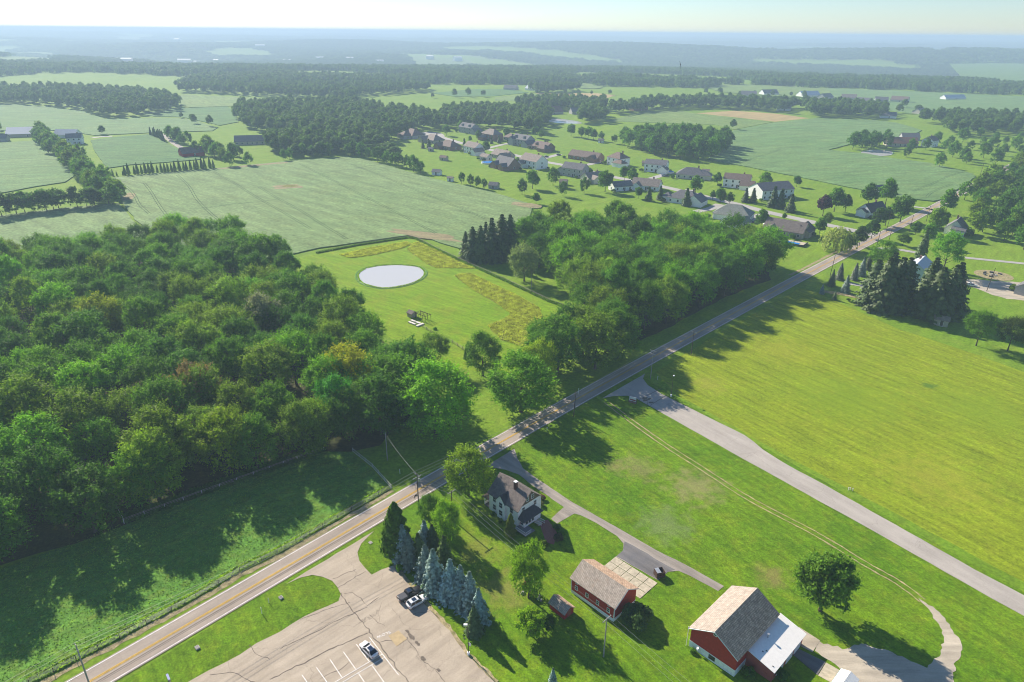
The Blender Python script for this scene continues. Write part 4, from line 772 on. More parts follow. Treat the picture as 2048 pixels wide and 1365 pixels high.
for s in range(4):
    o = bpy.data.objects.new('wood_patch', patch_mesh('wood_patch', 200 + s, 20, 40, 75)); o.color = (*[G_DEEP, G_MID, G_DEEP, G_OLIVE][s], 1); pc.objects.link(o)
tc_ = bpy.data.collections.new('mid_wood_sources')
for k, (c, _, _) in enumerate(PROTO['mid']):
    o = bpy.data.objects.new('wood_crown', c); o.color = (*[G_DEEP, G_MID, G_DEEP, G_OLIVE, G_DEEP][k], 1); tc_.objects.link(o)
def instancer(name, pts, scales, coll, label, seed):
    rng = np.random.default_rng(seed); me = bpy.data.meshes.new(name); me.from_pydata([tuple(p) for p in pts], [], [])
    a = me.attributes.new('sc', 'FLOAT_VECTOR', 'POINT'); a.data.foreach_set('vector', np.asarray(scales, np.float32).reshape(-1))
    a = me.attributes.new('rz', 'FLOAT_VECTOR', 'POINT'); rr = np.zeros((len(pts), 3), np.float32); rr[:, 2] = rng.uniform(0, 6.28, len(pts)); a.data.foreach_set('vector', rr.reshape(-1))
    a = me.attributes.new('pick', 'INT', 'POINT'); a.data.foreach_set('value', rng.integers(0, 4, len(pts)).astype(np.int32))
    o = objm(name, me); o.color = (.10, .18, .03, 1); prop(o, label, 'woods', None, 'stuff')
    ng = bpy.data.node_groups.new(name, 'GeometryNodeTree'); ng.interface.new_socket('Geometry', in_out='INPUT', socket_type='NodeSocketGeometry'); ng.interface.new_socket('Geometry', in_out='OUTPUT', socket_type='NodeSocketGeometry')
    N = ng.nodes; gi = N.new('NodeGroupInput'); go = N.new('NodeGroupOutput'); ip = N.new('GeometryNodeInstanceOnPoints'); ci = N.new('GeometryNodeCollectionInfo')
    ci.inputs['Collection'].default_value = coll; ci.inputs['Separate Children'].default_value = True; ci.inputs['Reset Children'].default_value = True
    def at(nm, ty):
        x = N.new('GeometryNodeInputNamedAttribute'); x.data_type = ty; x.inputs[0].default_value = nm; return x.outputs[0]
    L = ng.links; L.new(gi.outputs[0], ip.inputs['Points']); L.new(ci.outputs[0], ip.inputs['Instance']); ip.inputs['Pick Instance'].default_value = True
    L.new(at('pick', 'INT'), ip.inputs['Instance Index']); L.new(at('rz', 'FLOAT_VECTOR'), ip.inputs['Rotation']); L.new(at('sc', 'FLOAT_VECTOR'), ip.inputs['Scale']); L.new(ip.outputs[0], go.inputs[0])
    md = o.modifiers.new('scatter', 'NODES'); md.node_group = ng; return o
def wood(px, label, d=10.5, seed=0, h=(.8, 1.1)):
    P = scatter(GL(px), d, seed, 16000); R = random.Random(seed)
    return instancer('woodland', [(x, y, 0) for x, y in P], [(R.uniform(.8, 1.05),) * 2 + (R.uniform(*h),) for _ in P], tc_, label, seed)
wood([(470, 240), (478, 222), (560, 215), (690, 212), (740, 222), (820, 235), (900, 245), (990, 252), (1075, 256), (1078, 270), (1010, 262), (900, 258), (840, 262), (800, 275), (770, 300), (715, 302), (640, 285), (540, 268), (500, 262)], 'big dark wood stretching behind the subdivision', 12, 3)
wood([(880, 232), (1000, 228), (1085, 232), (1100, 240), (1090, 254), (1000, 247), (900, 243)], 'upper tongue of the dark wood behind the subdivision', 11, 41)
wood([(1030, 212), (1110, 208), (1205, 212), (1210, 222), (1180, 230), (1130, 222), (1080, 224)], 'belt of trees round the far brown roofed farm', 12, 42)
wood([(1165, 232), (1205, 232), (1210, 246), (1160, 248)], 'small grove beside the far farm pond', 11, 43)
wood([(1218, 225), (1300, 212), (1420, 208), (1480, 210), (1560, 214), (1600, 216), (1560, 226), (1480, 220), (1390, 218), (1290, 224), (1225, 232)], 'tree belt behind the light green field', 12, 44)
wood([(1600, 214), (1700, 218), (1770, 226), (1765, 238), (1700, 238), (1620, 234)], 'tree belt behind the big soybean field', 12, 45)
wood([(1820, 245), (1880, 250), (1900, 272), (2048, 270), (2200, 280), (2200, 255), (2048, 245), (1930, 240)], 'far trees behind the farm lawns', 15, 46)
wood([(-200, 185), (150, 185), (250, 190), (330, 200), (362, 212), (355, 222), (280, 232), (215, 238), (165, 222), (60, 210), (-200, 206)], 'dark wood block at the far end of the blue green field', 13, 47)
wood([(362, 186), (460, 190), (560, 195), (650, 200), (700, 205), (720, 195), (850, 185), (860, 178), (700, 176), (450, 178), (360, 180)], 'long wood on the ridge above the pale field', 14, 48)
wood([(540, 290), (620, 288), (690, 300), (700, 308), (620, 308), (545, 310)], 'grove round the long grey house', 11, 49)
wood([(1060, 184), (1140, 180), (1160, 184), (1080, 189)], 'small wood on the far rise', 13, 50)
def hedge_lines(lines, step, jit, label, seed, s0=.45, s1=.85):
    P = []
    for k, l in enumerate(lines): P += along(GL(l), step, jit, seed + k)
    R = random.Random(seed); return instancer('treeline', [(v.x, v.y, 0) for v in P], [(q, q, q * R.uniform(.9, 1.1)) for q in (R.uniform(s0, s1) for _ in P)], tc_, label, seed)
hedge_lines([[(-100, 264), (60, 264)], [(190, 272), (300, 267)], [(360, 237), (436, 256)], [(270, 228), (360, 217)], [(860, 196), (990, 195)], [(1060, 188), (1240, 192)], [(1400, 188), (1640, 197)], [(1640, 176), (1800, 182), (2000, 191)], [(1860, 234), (2060, 236)], [(1470, 262), (1440, 252)]], 30, 9, 'thin broken treelines between the far fields', 71)
wood([(1440, 196), (1640, 205), (1800, 215), (1880, 226), (1800, 230), (1600, 212), (1440, 205)], 'scattered garden trees among the far new houses', 42, 72, (.4, .75))
wood([(1860, 240), (2060, 246), (2200, 262), (2200, 300), (2000, 262), (1900, 256)], 'leafy belt round the far houses at the picture edge', 20, 73, (.5, .85))
wood([(560, 308), (640, 300), (720, 298), (770, 304), (800, 318), (760, 316), (700, 308), (600, 316)], 'scrubby belt between the long grey house and the hedgerow', 12, 74, (.4, .7))
# far forest, patch by patch, leaving the far clearings open
FAR = [[(-120, 90), (116, 97), (110, 103), (-120, 102)], [(-120, 118), (80, 116), (150, 124), (60, 128), (-120, 130)], [(180, 128), (430, 127), (440, 134), (200, 136)], [(370, 153), (530, 146), (540, 151), (400, 158)], [(750, 122), (860, 112), (870, 120), (800, 126)], [(735, 152), (820, 147), (836, 150), (830, 159), (740, 160)], [(880, 102), (980, 102), (975, 108), (890, 107)], [(1120, 153), (1200, 151), (1198, 158), (1130, 160)], [(1140, 168), (1200, 167), (1200, 178), (1150, 176)], [(1330, 90), (1420, 89), (1410, 93), (1340, 93)], [(1850, 107), (1990, 108), (1980, 112), (1860, 111)], [(1430, 170), (1540, 172), (1650, 178), (1640, 196), (1500, 190), (1430, 182)], [(820, 128), (930, 130), (935, 136), (830, 134)], [(230, 71), (330, 73), (320, 76), (240, 76)], [(500, 73), (620, 74), (600, 78), (510, 78)]]
FARW = [GL(p) for p in FAR]
for k, P in enumerate(FARW): sheet('far_clearing', smooth_poly(P, True, 4), 0, MT['stubble' if k in (2, 7) else 'paleleaf'], 'pale far clearing in the hazy forest', 'field', group='far clearings in the forest', drape=True)
NEARF = [GL(p) for p in ([(1645, 175), (1792, 180), (1997, 190), (2400, 202), (2400, 260), (1600, 260), (1420, 200), (1430, 180)], [(1885, 158), (1980, 151), (2400, 160), (2400, 190), (1990, 173)], [(855, 187), (953, 178), (1008, 178), (1240, 186), (1240, 260), (855, 260)], [(-400, 196), (360, 180), (700, 185), (860, 183), (1240, 187), (1430, 187), (1430, 300), (-400, 300)])]
def far_pts(r0, r1, step, seed, cover):
    rng = np.random.default_rng(seed); out = []
    for r in np.arange(r0, r1, step):
        for a in np.arange(-.86, .86, step / r):
            aa = a + rng.uniform(-.3, .3) * step / r; rr = r + rng.uniform(-.3, .3) * step; x, y = rr * math.sin(aa), rr * math.cos(aa)
            q = math.sin(x / 330 + 2 * math.sin(y / 710)) * math.cos(y / 420 + math.sin(x / 540)) + .5 * math.sin(x / 140 + y / 190)
            if q > cover: continue
            if any(inside((x, y), P) for P in FARW) or any(inside((x, y), P) for P in NEARF): continue
            out.append((x, y, float(terrain(x, y)) - .5))
    return out
FP = far_pts(1750, 4200, 38, 1, .62); n1 = len(FP); R_ = random.Random(3)
sc1 = [(1, 1, R_.uniform(.85, 1.15)) for _ in FP]
F2_ = far_pts(4200, 9000, 85, 2, .5); sc1 += [(2.3, 2.3, R_.uniform(1.0, 1.35)) for _ in F2_]
F3_ = far_pts(9000, 22500, 210, 3, 1.1); sc1 += [(5.5, 5.5, R_.uniform(1.2, 1.8)) for _ in F3_]
instancer('forest', FP + F2_ + F3_, sc1, pc, 'endless hazy blue forest rolling to the horizon', 9)

# ------------------------------------------------------------------ rough grass that nobody could count
def tufts(name, polys, n, size, tint, label, seed, up=.8):
    rng = np.random.default_rng(seed); P = []
    for poly, share in polys:
        xs = np.array([p[0] for p in poly]); ys = np.array([p[1] for p in poly]); k = 0
        while k < n * share:
            q = (rng.uniform(xs.min(), xs.max()), rng.uniform(ys.min(), ys.max()))
            if inside(q, poly): P.append((q[0], q[1], size * .35)); k += 1
    P = np.array(P, float); m = len(P); P[:, 2] *= rng.uniform(.5, 1.6, m)
    cl = .5 + .25 * np.sin(P[:, 0] * .9 + np.sin(P[:, 1] * .7)) * np.cos(P[:, 1] * .8) + rng.normal(size=m) * .15
    me = leaf_mesh(name, P, sph(rng, m) * .9 + np.array([0, 0, .35]), size * rng.uniform(.6, 1.3, m), cl, rng, 1.6, .3, 'leaf', np.stack([rng.normal(size=m) * .5, rng.normal(size=m) * .5, np.full(m, up)], 1))
    o = objm(name, me); o.color = (*tint, 1); prop(o, label, 'grass', None, 'stuff')
def band(line, w0, w1): L, R_ = ribbon_pts(line, w0, w1); return [tuple(v) for v in L + R_[::-1]]
tufts('meadow_weeds', [([tuple(v) for v in W_A], .2), ([tuple(v) for v in W_B], .25), ([tuple(v) for v in W_C], .55)], 22000, .6, (.44, .47, .09), 'tall olive weeds in the unmown strips of the clearing', 1)
PB = smooth_poly(GL([(714, 551), (729, 538), (764, 531), (805, 530), (840, 535), (852, 547), (840, 561), (811, 572), (776, 577), (752, 576), (723, 567)]), True, 6); PB.append(PB[0])
tufts('pond_reeds', [(band(PB, -.1, 1.0), 1)], 1500, .45, (.26, .40, .05), 'ragged green reeds round the oval pond', 2)
CF = GL([(632, 507), (717, 491), (817, 476), (834, 479), (870, 498), (937, 529), (1004, 559), (1098, 603), (1140, 619)])
tufts('fence_weeds', [(band(CF, .9, .9), 1)], 6000, .8, (.13, .24, .03), 'rough weeds along the clearing fence', 3)
tufts('fence_weeds', [(band(vl, 2.6, -.5), 1)], 4000, .5, (.26, .40, .04), 'rough grass along the roadside wire fence', 4)
FW = GL([(248, 1047), (330, 1017), (440, 977), (540, 941), (648, 902)])
tufts('wood_edge_weeds', [(band(FW, 3.5, .5), 1)], 5000, .8, (.10, .20, .03), 'low undergrowth along the rail fence below the wood', 5)
tufts('pasture_tufts', [([tuple(v) for v in GL(past_px)], 1)], 15000, .24, (.20, .34, .05), 'uneven pasture grass below the wood', 6)

# ------------------------------------------------------------------ haze
hz = NT('haze'); hz.n.remove(hz.b); pv = hz.new('ShaderNodeVolumePrincipled')
pv.inputs['Color'].default_value = (.49, .64, .84, 1); pv.inputs['Density'].default_value = .00023; pv.inputs['Anisotropy'].default_value = .12
hz.l.new(pv.outputs[0], hz.out.inputs['Volume'])
hb = MB().box((0, 0, (CAM_H + 12 + ZMIN - 1) / 2), (49000, 49000, CAM_H + 12 - ZMIN + 1)).build('haze', hz.m)
prop(hb, 'pale summer haze hanging over the whole countryside', 'haze', None, 'stuff')

# ------------------------------------------------------------------ building kit (local metres; x = u, y = v)
def uv_slopes(o):
    me = o.data; uv = me.uv_layers.new(name='UVMap'); Z = Vector((0, 0, 1))
    for p in me.polygons:
        n = p.normal; t = Z.cross(n); t = t.normalized() if t.length > 1e-3 else Vector((1, 0, 0)); b = n.cross(t)
        for li in p.loop_indices:
            v = me.vertices[me.loops[li].vertex_index].co; uv.data[li].uv = (v.dot(t), v.dot(b))
    return o
def wall_block(par, x0, x1, y0, y1, zb, ze, rise, axis, mat, name='wall'):
    if rise <= 0:
        return MB().box(((x0 + x1) / 2, (y0 + y1) / 2, (zb + ze) / 2), (x1 - x0, y1 - y0, ze - zb)).build(name, mat, par)
    if axis == 'x':
        ym = (y0 + y1) / 2; prof = [(y0, zb), (y1, zb), (y1, ze), (ym, ze + rise), (y0, ze)]; vs = [(x0, a, b) for a, b in prof] + [(x1, a, b) for a, b in prof]
    else:
        xm = (x0 + x1) / 2; prof = [(x0, zb), (x1, zb), (x1, ze), (xm, ze + rise), (x0, ze)]; vs = [(a, y0, b) for a, b in prof] + [(a, y1, b) for a, b in prof]
    fs = [(0, 1, 2, 3, 4), (9, 8, 7, 6, 5)] + [(k, 5 + k, 5 + (k + 1) % 5, (k + 1) % 5) for k in range(5)]
    o = raw(name, vs, fs, mat, par); bm = bmesh.new(); bm.from_mesh(o.data); bmesh.ops.recalc_face_normals(bm, faces=bm.faces); bm.to_mesh(o.data); bm.free(); return o
def thick(o, t):
    bm = bmesh.new(); bm.from_mesh(o.data); bmesh.ops.recalc_face_normals(bm, faces=bm.faces)
    if sum(f.normal.z for f in bm.faces) < 0: bmesh.ops.reverse_faces(bm, faces=bm.faces)
    r = bmesh.ops.extrude_face_region(bm, geom=bm.faces[:])
    for v in [g for g in r['geom'] if isinstance(g, bmesh.types.BMVert)]: v.co.z += t
    bmesh.ops.recalc_face_normals(bm, faces=bm.faces); bm.to_mesh(o.data); bm.free(); return uv_slopes(o)
def roof_gable(par, x0, x1, y0, y1, ze, rise, axis, mat, ov=.35, t=.14, split=None, name='roof'):
    if axis == 'x':
        ym = (y0 + y1) / 2; k = rise / ((y1 - y0) / 2); X0, X1 = x0 - ov, x1 + ov
        A = [(X0, y0 - ov, ze - ov * k), (X1, y0 - ov, ze - ov * k), (X1, ym, ze + rise), (X0, ym, ze + rise)]; B = [(X0, ym, ze + rise), (X1, ym, ze + rise), (X1, y1 + ov, ze - ov * k), (X0, y1 + ov, ze - ov * k)]
    else:
        xm = (x0 + x1) / 2; k = rise / ((x1 - x0) / 2); Y0, Y1 = y0 - ov, y1 + ov
        A = [(x0 - ov, Y0, ze - ov * k), (xm, Y0, ze + rise), (xm, Y1, ze + rise), (x0 - ov, Y1, ze - ov * k)]; B = [(xm, Y0, ze + rise), (x1 + ov, Y0, ze - ov * k), (x1 + ov, Y1, ze - ov * k), (xm, Y1, ze + rise)]
    if split:
        a = thick(raw(name, A, [(0, 1, 2, 3)], mat, par), t); b = thick(raw(name, B, [(0, 1, 2, 3)], split, par), t); return a, b
    return thick(raw(name, A + B[2:] if axis == 'x' else [A[0], A[1], A[2], A[3], B[1], B[2]], [(0, 1, 2, 3), (3, 2, 4, 5)] if axis == 'x' else [(0, 1, 2, 3), (1, 4, 5, 2)], mat, par), t)
def roof_hip(par, x0, x1, y0, y1, ze, rise, mat, ov=.4, t=.12, name='roof'):
    x0, x1, y0, y1 = x0 - ov, x1 + ov, y0 - ov, y1 + ov; w, d = x1 - x0, y1 - y0; h = min(w, d) / 2
    if w >= d: r0, r1 = (x0 + h, (y0 + y1) / 2), (x1 - h, (y0 + y1) / 2)
    else: r0, r1 = ((x0 + x1) / 2, y0 + h), ((x0 + x1) / 2, y1 - h)
    z = ze - .12; V = [(x0, y0, z), (x1, y0, z), (x1, y1, z), (x0, y1, z), (*r0, z + rise), (*r1, z + rise)]
    F = [(0, 1, 5, 4), (1, 2, 5), (2, 3, 4, 5), (3, 0, 4)] if w >= d else [(0, 1, 4), (1, 2, 5, 4), (2, 3, 5), (3, 0, 4, 5)]
    return thick(raw(name, V, F, mat, par), t)
def opening(par, side, x, y, z, w, h, frame='trim', pane='pane', name='window', mid=True, proud=.05):
    ax = side[0]; s = 1 if side[1] == '+' else -1; fw = .1
    def bx(m, du, dz, su, sz, depth, off):
        if ax == 'x': m.box((x + s * off, y + du, z + dz), (depth, su, sz))
        else: m.box((x + du, y + s * off, z + dz), (su, depth, sz))
    m = MB(); bx(m, -w / 2 - fw / 2, 0, fw, h + 2 * fw, .1, proud - .02); bx(m, w / 2 + fw / 2, 0, fw, h + 2 * fw, .1, proud - .02)
    bx(m, 0, h / 2 + fw / 2, w, fw, .1, proud - .02); bx(m, 0, -h / 2 - fw / 2, w, fw, .13, proud - .005)
    if mid: bx(m, 0, 0, w, .07, .07, proud - .01)
    o = m.build(name, MT[frame], par); m2 = MB(); bx(m2, 0, 0, w, h, .04, proud - .03); m2.build('pane' if name == 'window' else 'leaf', MT[pane], o); return o
def building(name, label, cat, org, ang, group=None): return thing(name, label, cat, (org[0], org[1], 0), rad(ang), group)

# ---- white farmhouse
h = building('farmhouse', 'white two storey farmhouse with grey brown roof and chimney beside the driveway', 'house', (-6.9, 147.4), -45)
wall_block(h, 1.9, 12.5, 0, 8.5, 0, 5.6, 3.7, 'x', MT['whitewall'])
ro = roof_gable(h, 1.9, 12.5, 0, 8.5, 5.6, 3.7, 'x', MT['shingle'], .45)
MB().box((8.4, 3.2, 8.9), (.75, .75, 3.2)).build('chimney', MT['chimney'], ro); MB().box((8.4, 3.2, 10.55), (.9, .9, .16)).build('chimney_cap', MT['trim'], ro)
b = wall_block(h, 5.5, 8.3, -.6, 3.0, 0, 5.7, 1.7, 'y', MT['whitewall'], 'bay')
roof_gable(h, 5.5, 8.3, -.6, 3.3, 5.7, 1.7, 'y', MT['shingledark'], .35)  # charcoal colour paints in the shade of the slope turned from the sun
MB().add([(12.62, .35, 6.05), (12.62, 8.15, 6.05), (12.62, 4.25, 9.25), (12.5, .35, 6.05), (12.5, 8.15, 6.05), (12.5, 4.25, 9.25)], [(0, 1, 2), (5, 4, 3), (0, 3, 4, 1), (1, 4, 5, 2), (2, 5, 3, 0)]).build('gable_shakes', MT['brownshake'], h)
for y, z in ((3.2, 7.35), (5.1, 7.35)): opening(h, 'x+', 12.6, y, z, .75, 1.15)
for y, z, w in ((6.2, 4.7, .9), (1.9, 4.7, .9), (7.3, 1.9, .9)): opening(h, 'x+', 12.5, y, z, w, 1.35)
for x, z in ((3.9, 4.2), (3.9, 1.8), (10.2, 4.2), (10.2, 1.8)): opening(h, 'y-', x, 0, z, 1.05, 1.45)
for x, z in ((6.9, 4.3), (6.9, 1.9)): opening(h, 'y-', x, -.6, z, 1.15, 1.5)
for x in (3.6, 7.0, 10.5): opening(h, 'y+', x, 8.5, 4.2, 1, 1.4)
# front porch
m = MB(); m.box((.85, 4.1, .35), (2.0, 8.0, .3)); m.build('porch_floor', MT['deck'], h)
for y in (.2, 2.1, 4.1, 6.1, 8.0): MB().box((-.05, y, 1.75), (.2, .2, 2.5)).build('porch_post', MT['trim'], h)
MB().box((-.05, 4.1, .85), (.12, 7.7, .7)).build('porch_wall', MT['trim'], h)
thick(raw('porch_roof', [(-.6, -.3, 2.95), (1.88, .6, 3.9), (1.88, 7.6, 3.9), (-.6, 8.5, 2.95), (1.88, -.3, 2.95), (1.88, 8.5, 2.95)], [(0, 1, 2, 3), (0, 4, 1), (3, 2, 5)], MT['r_brown'], h), .12)
# back porch, deck, steps
wall_block(h, 12.52, 14.2, .6, 6.6, .7, 2.8, 0, 'x', MT['whitewall'], 'porch_room')
thick(raw('porch_roof', [(12.52, -.1, 2.85), (14.75, -.1, 2.75), (14.75, 7.1, 2.75), (12.52, 7.1, 2.85), (12.55, 1.4, 4.3), (12.55, 5.6, 4.3)], [(0, 1, 4), (1, 2, 5, 4), (2, 3, 5)], MT['shingledark'], h), .12)
for y in (1.4, 2.5, 3.6): opening(h, 'x+', 14.2, y, 1.95, .8, 1.15, mid=False)
opening(h, 'x+', 14.2, 4.9, 1.75, .85, 1.9, pane='whitewall', name='door', mid=False); opening(h, 'y-', 13.3, .6, 1.9, 1.0, 1.2)
MB().box((14.5, .2, .62), (4.4, 3.4, .14)).build('deck', MT['deck'], h)
def railing(par, p, q, z, n):
    p, q = Vector((*p, z)), Vector((*q, z)); m = MB(); m.tube(p + Vector((0, 0, .95)), q + Vector((0, 0, .95)), .045, n=6); m.tube(p + Vector((0, 0, .2)), q + Vector((0, 0, .2)), .04, n=6)
    for k in range(n + 1): c = p.lerp(q, k / n); m.tube(c, c + Vector((0, 0, .95)), .03, n=5)
    m.build('railing', MT['trim'], par)
railing(h, (12.4, -1.4), (16.6, -1.4), .7, 16); railing(h, (12.4, -1.4), (12.4, -.2), .7, 5); railing(h, (16.6, -1.4), (16.6, .6), .7, 7); railing(h, (14.4, 4.2), (16.4, 4.6), .35, 7); railing(h, (14.4, 5.7), (16.4, 5.9), .35, 7)
for k in range(3): MB().box((14.6 + k * .5, 5.0, .5 - k * .17), (.5, 1.4, .17)).build('step', MT['concrete'], h)
# ---- red garage
g = building('red_garage', 'long red garage with pale slate roof and white framed windows', 'garage', (13.9, 116.9), -45)
wall_block(g, -.04, 11.94, -.04, 7.84, 0, .85, 0, 'x', MT['foundation'], 'foundation'); wall_block(g, 0, 11.9, 0, 7.8, .85, 4.25, 2.45, 'x', MT['redwall'])
r1_, r2_ = roof_gable(g, 0, 11.9, 0, 7.8, 4.25, 2.45, 'x', MT['slate'], .4, .13, MT['slateshade'])
for x in (1.43, 4.46, 7.43, 10.39): opening(g, 'y-', x, 0, 2.25, .62, 1.0, 'trim', proud=.06)
for x in (1.46, 10.39): opening(g, 'y-', x, 0, 3.75, .55, .45, 'trim', proud=.06, mid=False)
for x in (0, 11.9): MB().box((x + (.02 if x else -.02), -.02, 2.5), (.18, .18, 3.4)).build('corner_board', MT['trim'], g)
for x in (2.2, 6.0, 9.8): opening(g, 'y+', x, 7.8, 2.0, 2.9, 2.3, pane='garagedoor', name='garage_door', mid=False)
for s in (-1, 1): MB().tube((12.32, 3.9, 6.72), (12.32, 3.9 + s * 4.3, 4.0), .09, n=4).build('rake_board', MT['trim'], g)
# ---- small red shed
s_ = building('red_shed', 'tiny red shed with pale shingle roof in front of the garage', 'shed', (8.8, 112.1), -47)
wall_block(s_, 0, 4.4, 0, 2.9, 0, 1.75, 1.05, 'x', MT['redwall']); roof_gable(s_, 0, 4.4, 0, 2.9, 1.75, 1.05, 'x', MT['slate2'], .3, .1, MT['slateshade']); opening(s_, 'x+', 4.4, 1.45, 1.0, .9, 1.5, frame='redwall2', pane='redwall2', name='door', mid=False)
# ---- big barn
bn = building('red_barn', 'big red barn with stained slate roof over a white stone base', 'barn', (37.1, 102.4), -46)
wall_block(bn, -.05, 10.25, -.05, 16.05, 0, 1.7, 0, 'y', MT['foundation'], 'foundation'); wall_block(bn, 0, 10.2, 0, 16, 1.7, 5.2, 3.0, 'y', MT['redwall'])
roof_gable(bn, 0, 10.2, 0, 16, 5.2, 3.0, 'y', MT['slate2'], .45, .15, MT['slateshade'])
opening(bn, 'y-', 5.1, 0, 7.3, .55, .7); opening(bn, 'y-', 5.2, -.05, 1.0, 1.2, .8, 'darkmetal', name='window'); MB().box((-.5, -.42, 5.0), (.12, .12, .5)).build('gutter_end', MT['trim'], bn)
for s in (-1, 1): MB().tube((5.1, -.5, 8.15), (5.1 + s * 5.5, -.5, 4.92), .1, n=4).build('rake_board', MT['trim'], bn)
MB().tube((-.45, -.4, 0), (-.45, -.4, 4.8), .06, n=6).build('downpipe', MT['trim'], bn)
ex = [(10.26, 4.2, 0), (15.8, 4.2, 0), (15.8, 17.4, 0), (10.26, 17.4, 0), (10.26, 4.2, 4.15), (15.8, 4.2, 2.9), (15.8, 17.4, 2.9), (10.26, 17.4, 4.15)]
raw('lean_to', ex, [(0, 1, 5, 4), (1, 2, 6, 5), (2, 3, 7, 6), (3, 0, 4, 7), (4, 5, 6, 7), (3, 2, 1, 0)], MT['redwall2'], bn)
lr = thick(raw('lean_to_roof', [(10.27, 3.9, 4.2), (16.2, 3.9, 2.86), (16.2, 17.7, 2.86), (10.27, 17.7, 4.2)], [(0, 1, 2, 3)], MT['whitemetal'], bn), .1)
MB().tube((11.5, 10, 3.9), (11.5, 10, 4.9), .14, n=10).tube((11.5, 10, 4.9), (11.5, 10, 5.0), .24, n=10).build('flue', MT['galv'], lr)
for y, x in ((6.2, 12.4), (7.0, 12.8), (5.0, 15.3)): MB().box((x, y, 4.28 - (x - 10.27) * .226), (.3, .22, .14)).build('roof_vent', MT['darkmetal'], lr)
for y in (7.5, 11.5, 15.0): opening(bn, 'x+', 15.8, y, 1.3, 2.6, 2.2, pane='garagedoor', name='garage_door', mid=False)
opening(bn, 'y-', 14.6, 4.2, 1.1, .5, .5, 'redwall2', 'redwall2', mid=False)
# dish on the barn base
dsh = thing('satellite_dish', 'small white satellite dish on the barn foundation', 'satellite dish', (*(Vector((37.1, 102.4)) + unit(rad(-46)) * 2.2 + unit(rad(-136)) * .35), 1.1), rad(-46))
MB().tube((0, .35, 0), (0, 0, .15), .03).build('arm', MT['galv'], dsh); MB().tube((0, 0, .15), (-.05, -.08, .22), .28, .32, 12).build('dish', MT['trim'], dsh)
# ---- small building at the picture edge
q = G(1690, 1372); ts = building('metal_shed', 'little shed with white ribbed roof and teal trim at the picture edge', 'shed', (q.x, q.y), -46)
wall_block(ts, -1.5, 1.5, -3.5, 1.2, 0, 2.0, .6, 'y', MT['creamwall']); rr_ = roof_gable(ts, -1.5, 1.5, -3.5, 1.2, 2.0, .6, 'y', MT['whitemetal'], .25)
for k in range(9): MB().box((0, -3.6 + k * .6, 2.77), (.1, .06, .05)).build('ridge_clip', MT['galv'], rr_)
MB().box((-1.78, -1.15, 1.93), (.06, 5.2, .16)).build('trim', MT['teal'], ts); MB().box((0, 1.48, 2.35), (.2, .06, .4)).build('gable_trim', MT['teal'], ts)

# ------------------------------------------------------------------ subdivision and farm buildings
HR = random.Random(21)
def house(px, label, w, d, st=1, wall='whitewall', roof='r_brown', rk='hip', ang=-52, wings=(), dormers=0, chim=True, cat='house', name='house', win=True, rise=None, doors=1, group=None):
    c = G(*px); o = building(name, label, cat, (c.x, c.y), ang, group); ze = .4 + 2.7 * st; W, D = w / 2, d / 2; o.scale = (1.22, 1.22, 1.22)
    rise = rise or min(w, d) * (.36 if rk == 'hip' else .34)
    def block(x0, x1, y0, y1, z, rs, kind, axis):
        if kind == 'hip': wall_block(o, x0, x1, y0, y1, 0, z, 0, axis, MT[wall]); return roof_hip(o, x0, x1, y0, y1, z, rs, MT[roof])
        wall_block(o, x0, x1, y0, y1, 0, z, rs, axis, MT[wall]); return roof_gable(o, x0, x1, y0, y1, z, rs, axis, MT[roof])
    main = block(-W, W, -D, D, ze, rise, rk, 'x' if w >= d else 'y')
    for (x0, x1, y0, y1, sw, kind, axis) in wings:
        zz = .4 + 2.7 * sw; block(x0, x1, y0, y1, zz, min(x1 - x0, y1 - y0) * .34, kind, axis)
    if chim: MB().box((W * .45, D * .2, ze + rise * .75), (.9, .7, rise * .9 + .8)).build('chimney', MT['brickwall'], main)
    if win:
        for f in range(st):
            z = 1.6 + 2.7 * f
            for k in range(max(2, int(w / 4))):
                x = -W + w * (k + .5) / max(2, int(w / 4))
                for s, yy in (('y-', -D), ('y+', D)): opening(o, s, x, yy, z, 1.1, 1.3, mid=False)
            for s, xx in (('x-', -W), ('x+', W)): opening(o, s, xx, 0, z, 1.0, 1.3, mid=False)
    for k in range(dormers):
        x = -W * .55 + k * (W * 1.1 / max(1, dormers - 1)); wall_block(o, x - .9, x + .9, -D * .8, 0, ze, ze + rise * .55, .7, 'y', MT[wall], 'dormer'); roof_gable(o, x - .9, x + .9, -D * .8, 0, ze + rise * .55, .7, 'y', MT[roof], .2)
    if doors: opening(o, 'y-', W * .1, -D, 1.2, 1.0, 2.1, pane='door', name='door', mid=False)
    if win and math.hypot(c.x, c.y) < 900:
        ca, sa = math.cos(rad(ang)), math.sin(rad(ang))
        for k, (x, y) in enumerate([(-W * 1.45, -D * 1.6), (W * .75, -D * 1.75), (-W * .2, D * 1.6), (W * 1.5, D * .9)][:2 + HR.randrange(3)]):
            tree('bush', 'garden_shrub', (c.x + x * ca - y * sa, c.y + x * sa + y * ca), HR.uniform(1.8, 3.6), HR.choice([G_DEEP, G_DARK, G_MID, G_OLIVE]), 'round garden shrub beside the ' + label, 'garden shrubs beside the ' + label, cat='shrub', wide=1.1)
    return o
def gwing(w, d, side=1, len_=7, off=-.5): W, D = w / 2, d / 2; return (W - 2, W + len_ - 2, off - D + 1, off + D - 2, 1, 'gable', 'y') if side > 0 else (-W - len_ + 2, -W + 2, off - D + 1, off + D - 2, 1, 'gable', 'y')
house((826, 275), 'first brown roofed house by the turning circle', 22, 14, 1, 'greywall', 'r_brown', 'hip', -52, [(-4, 8, -15, -4, 1, 'hip', 'y')])
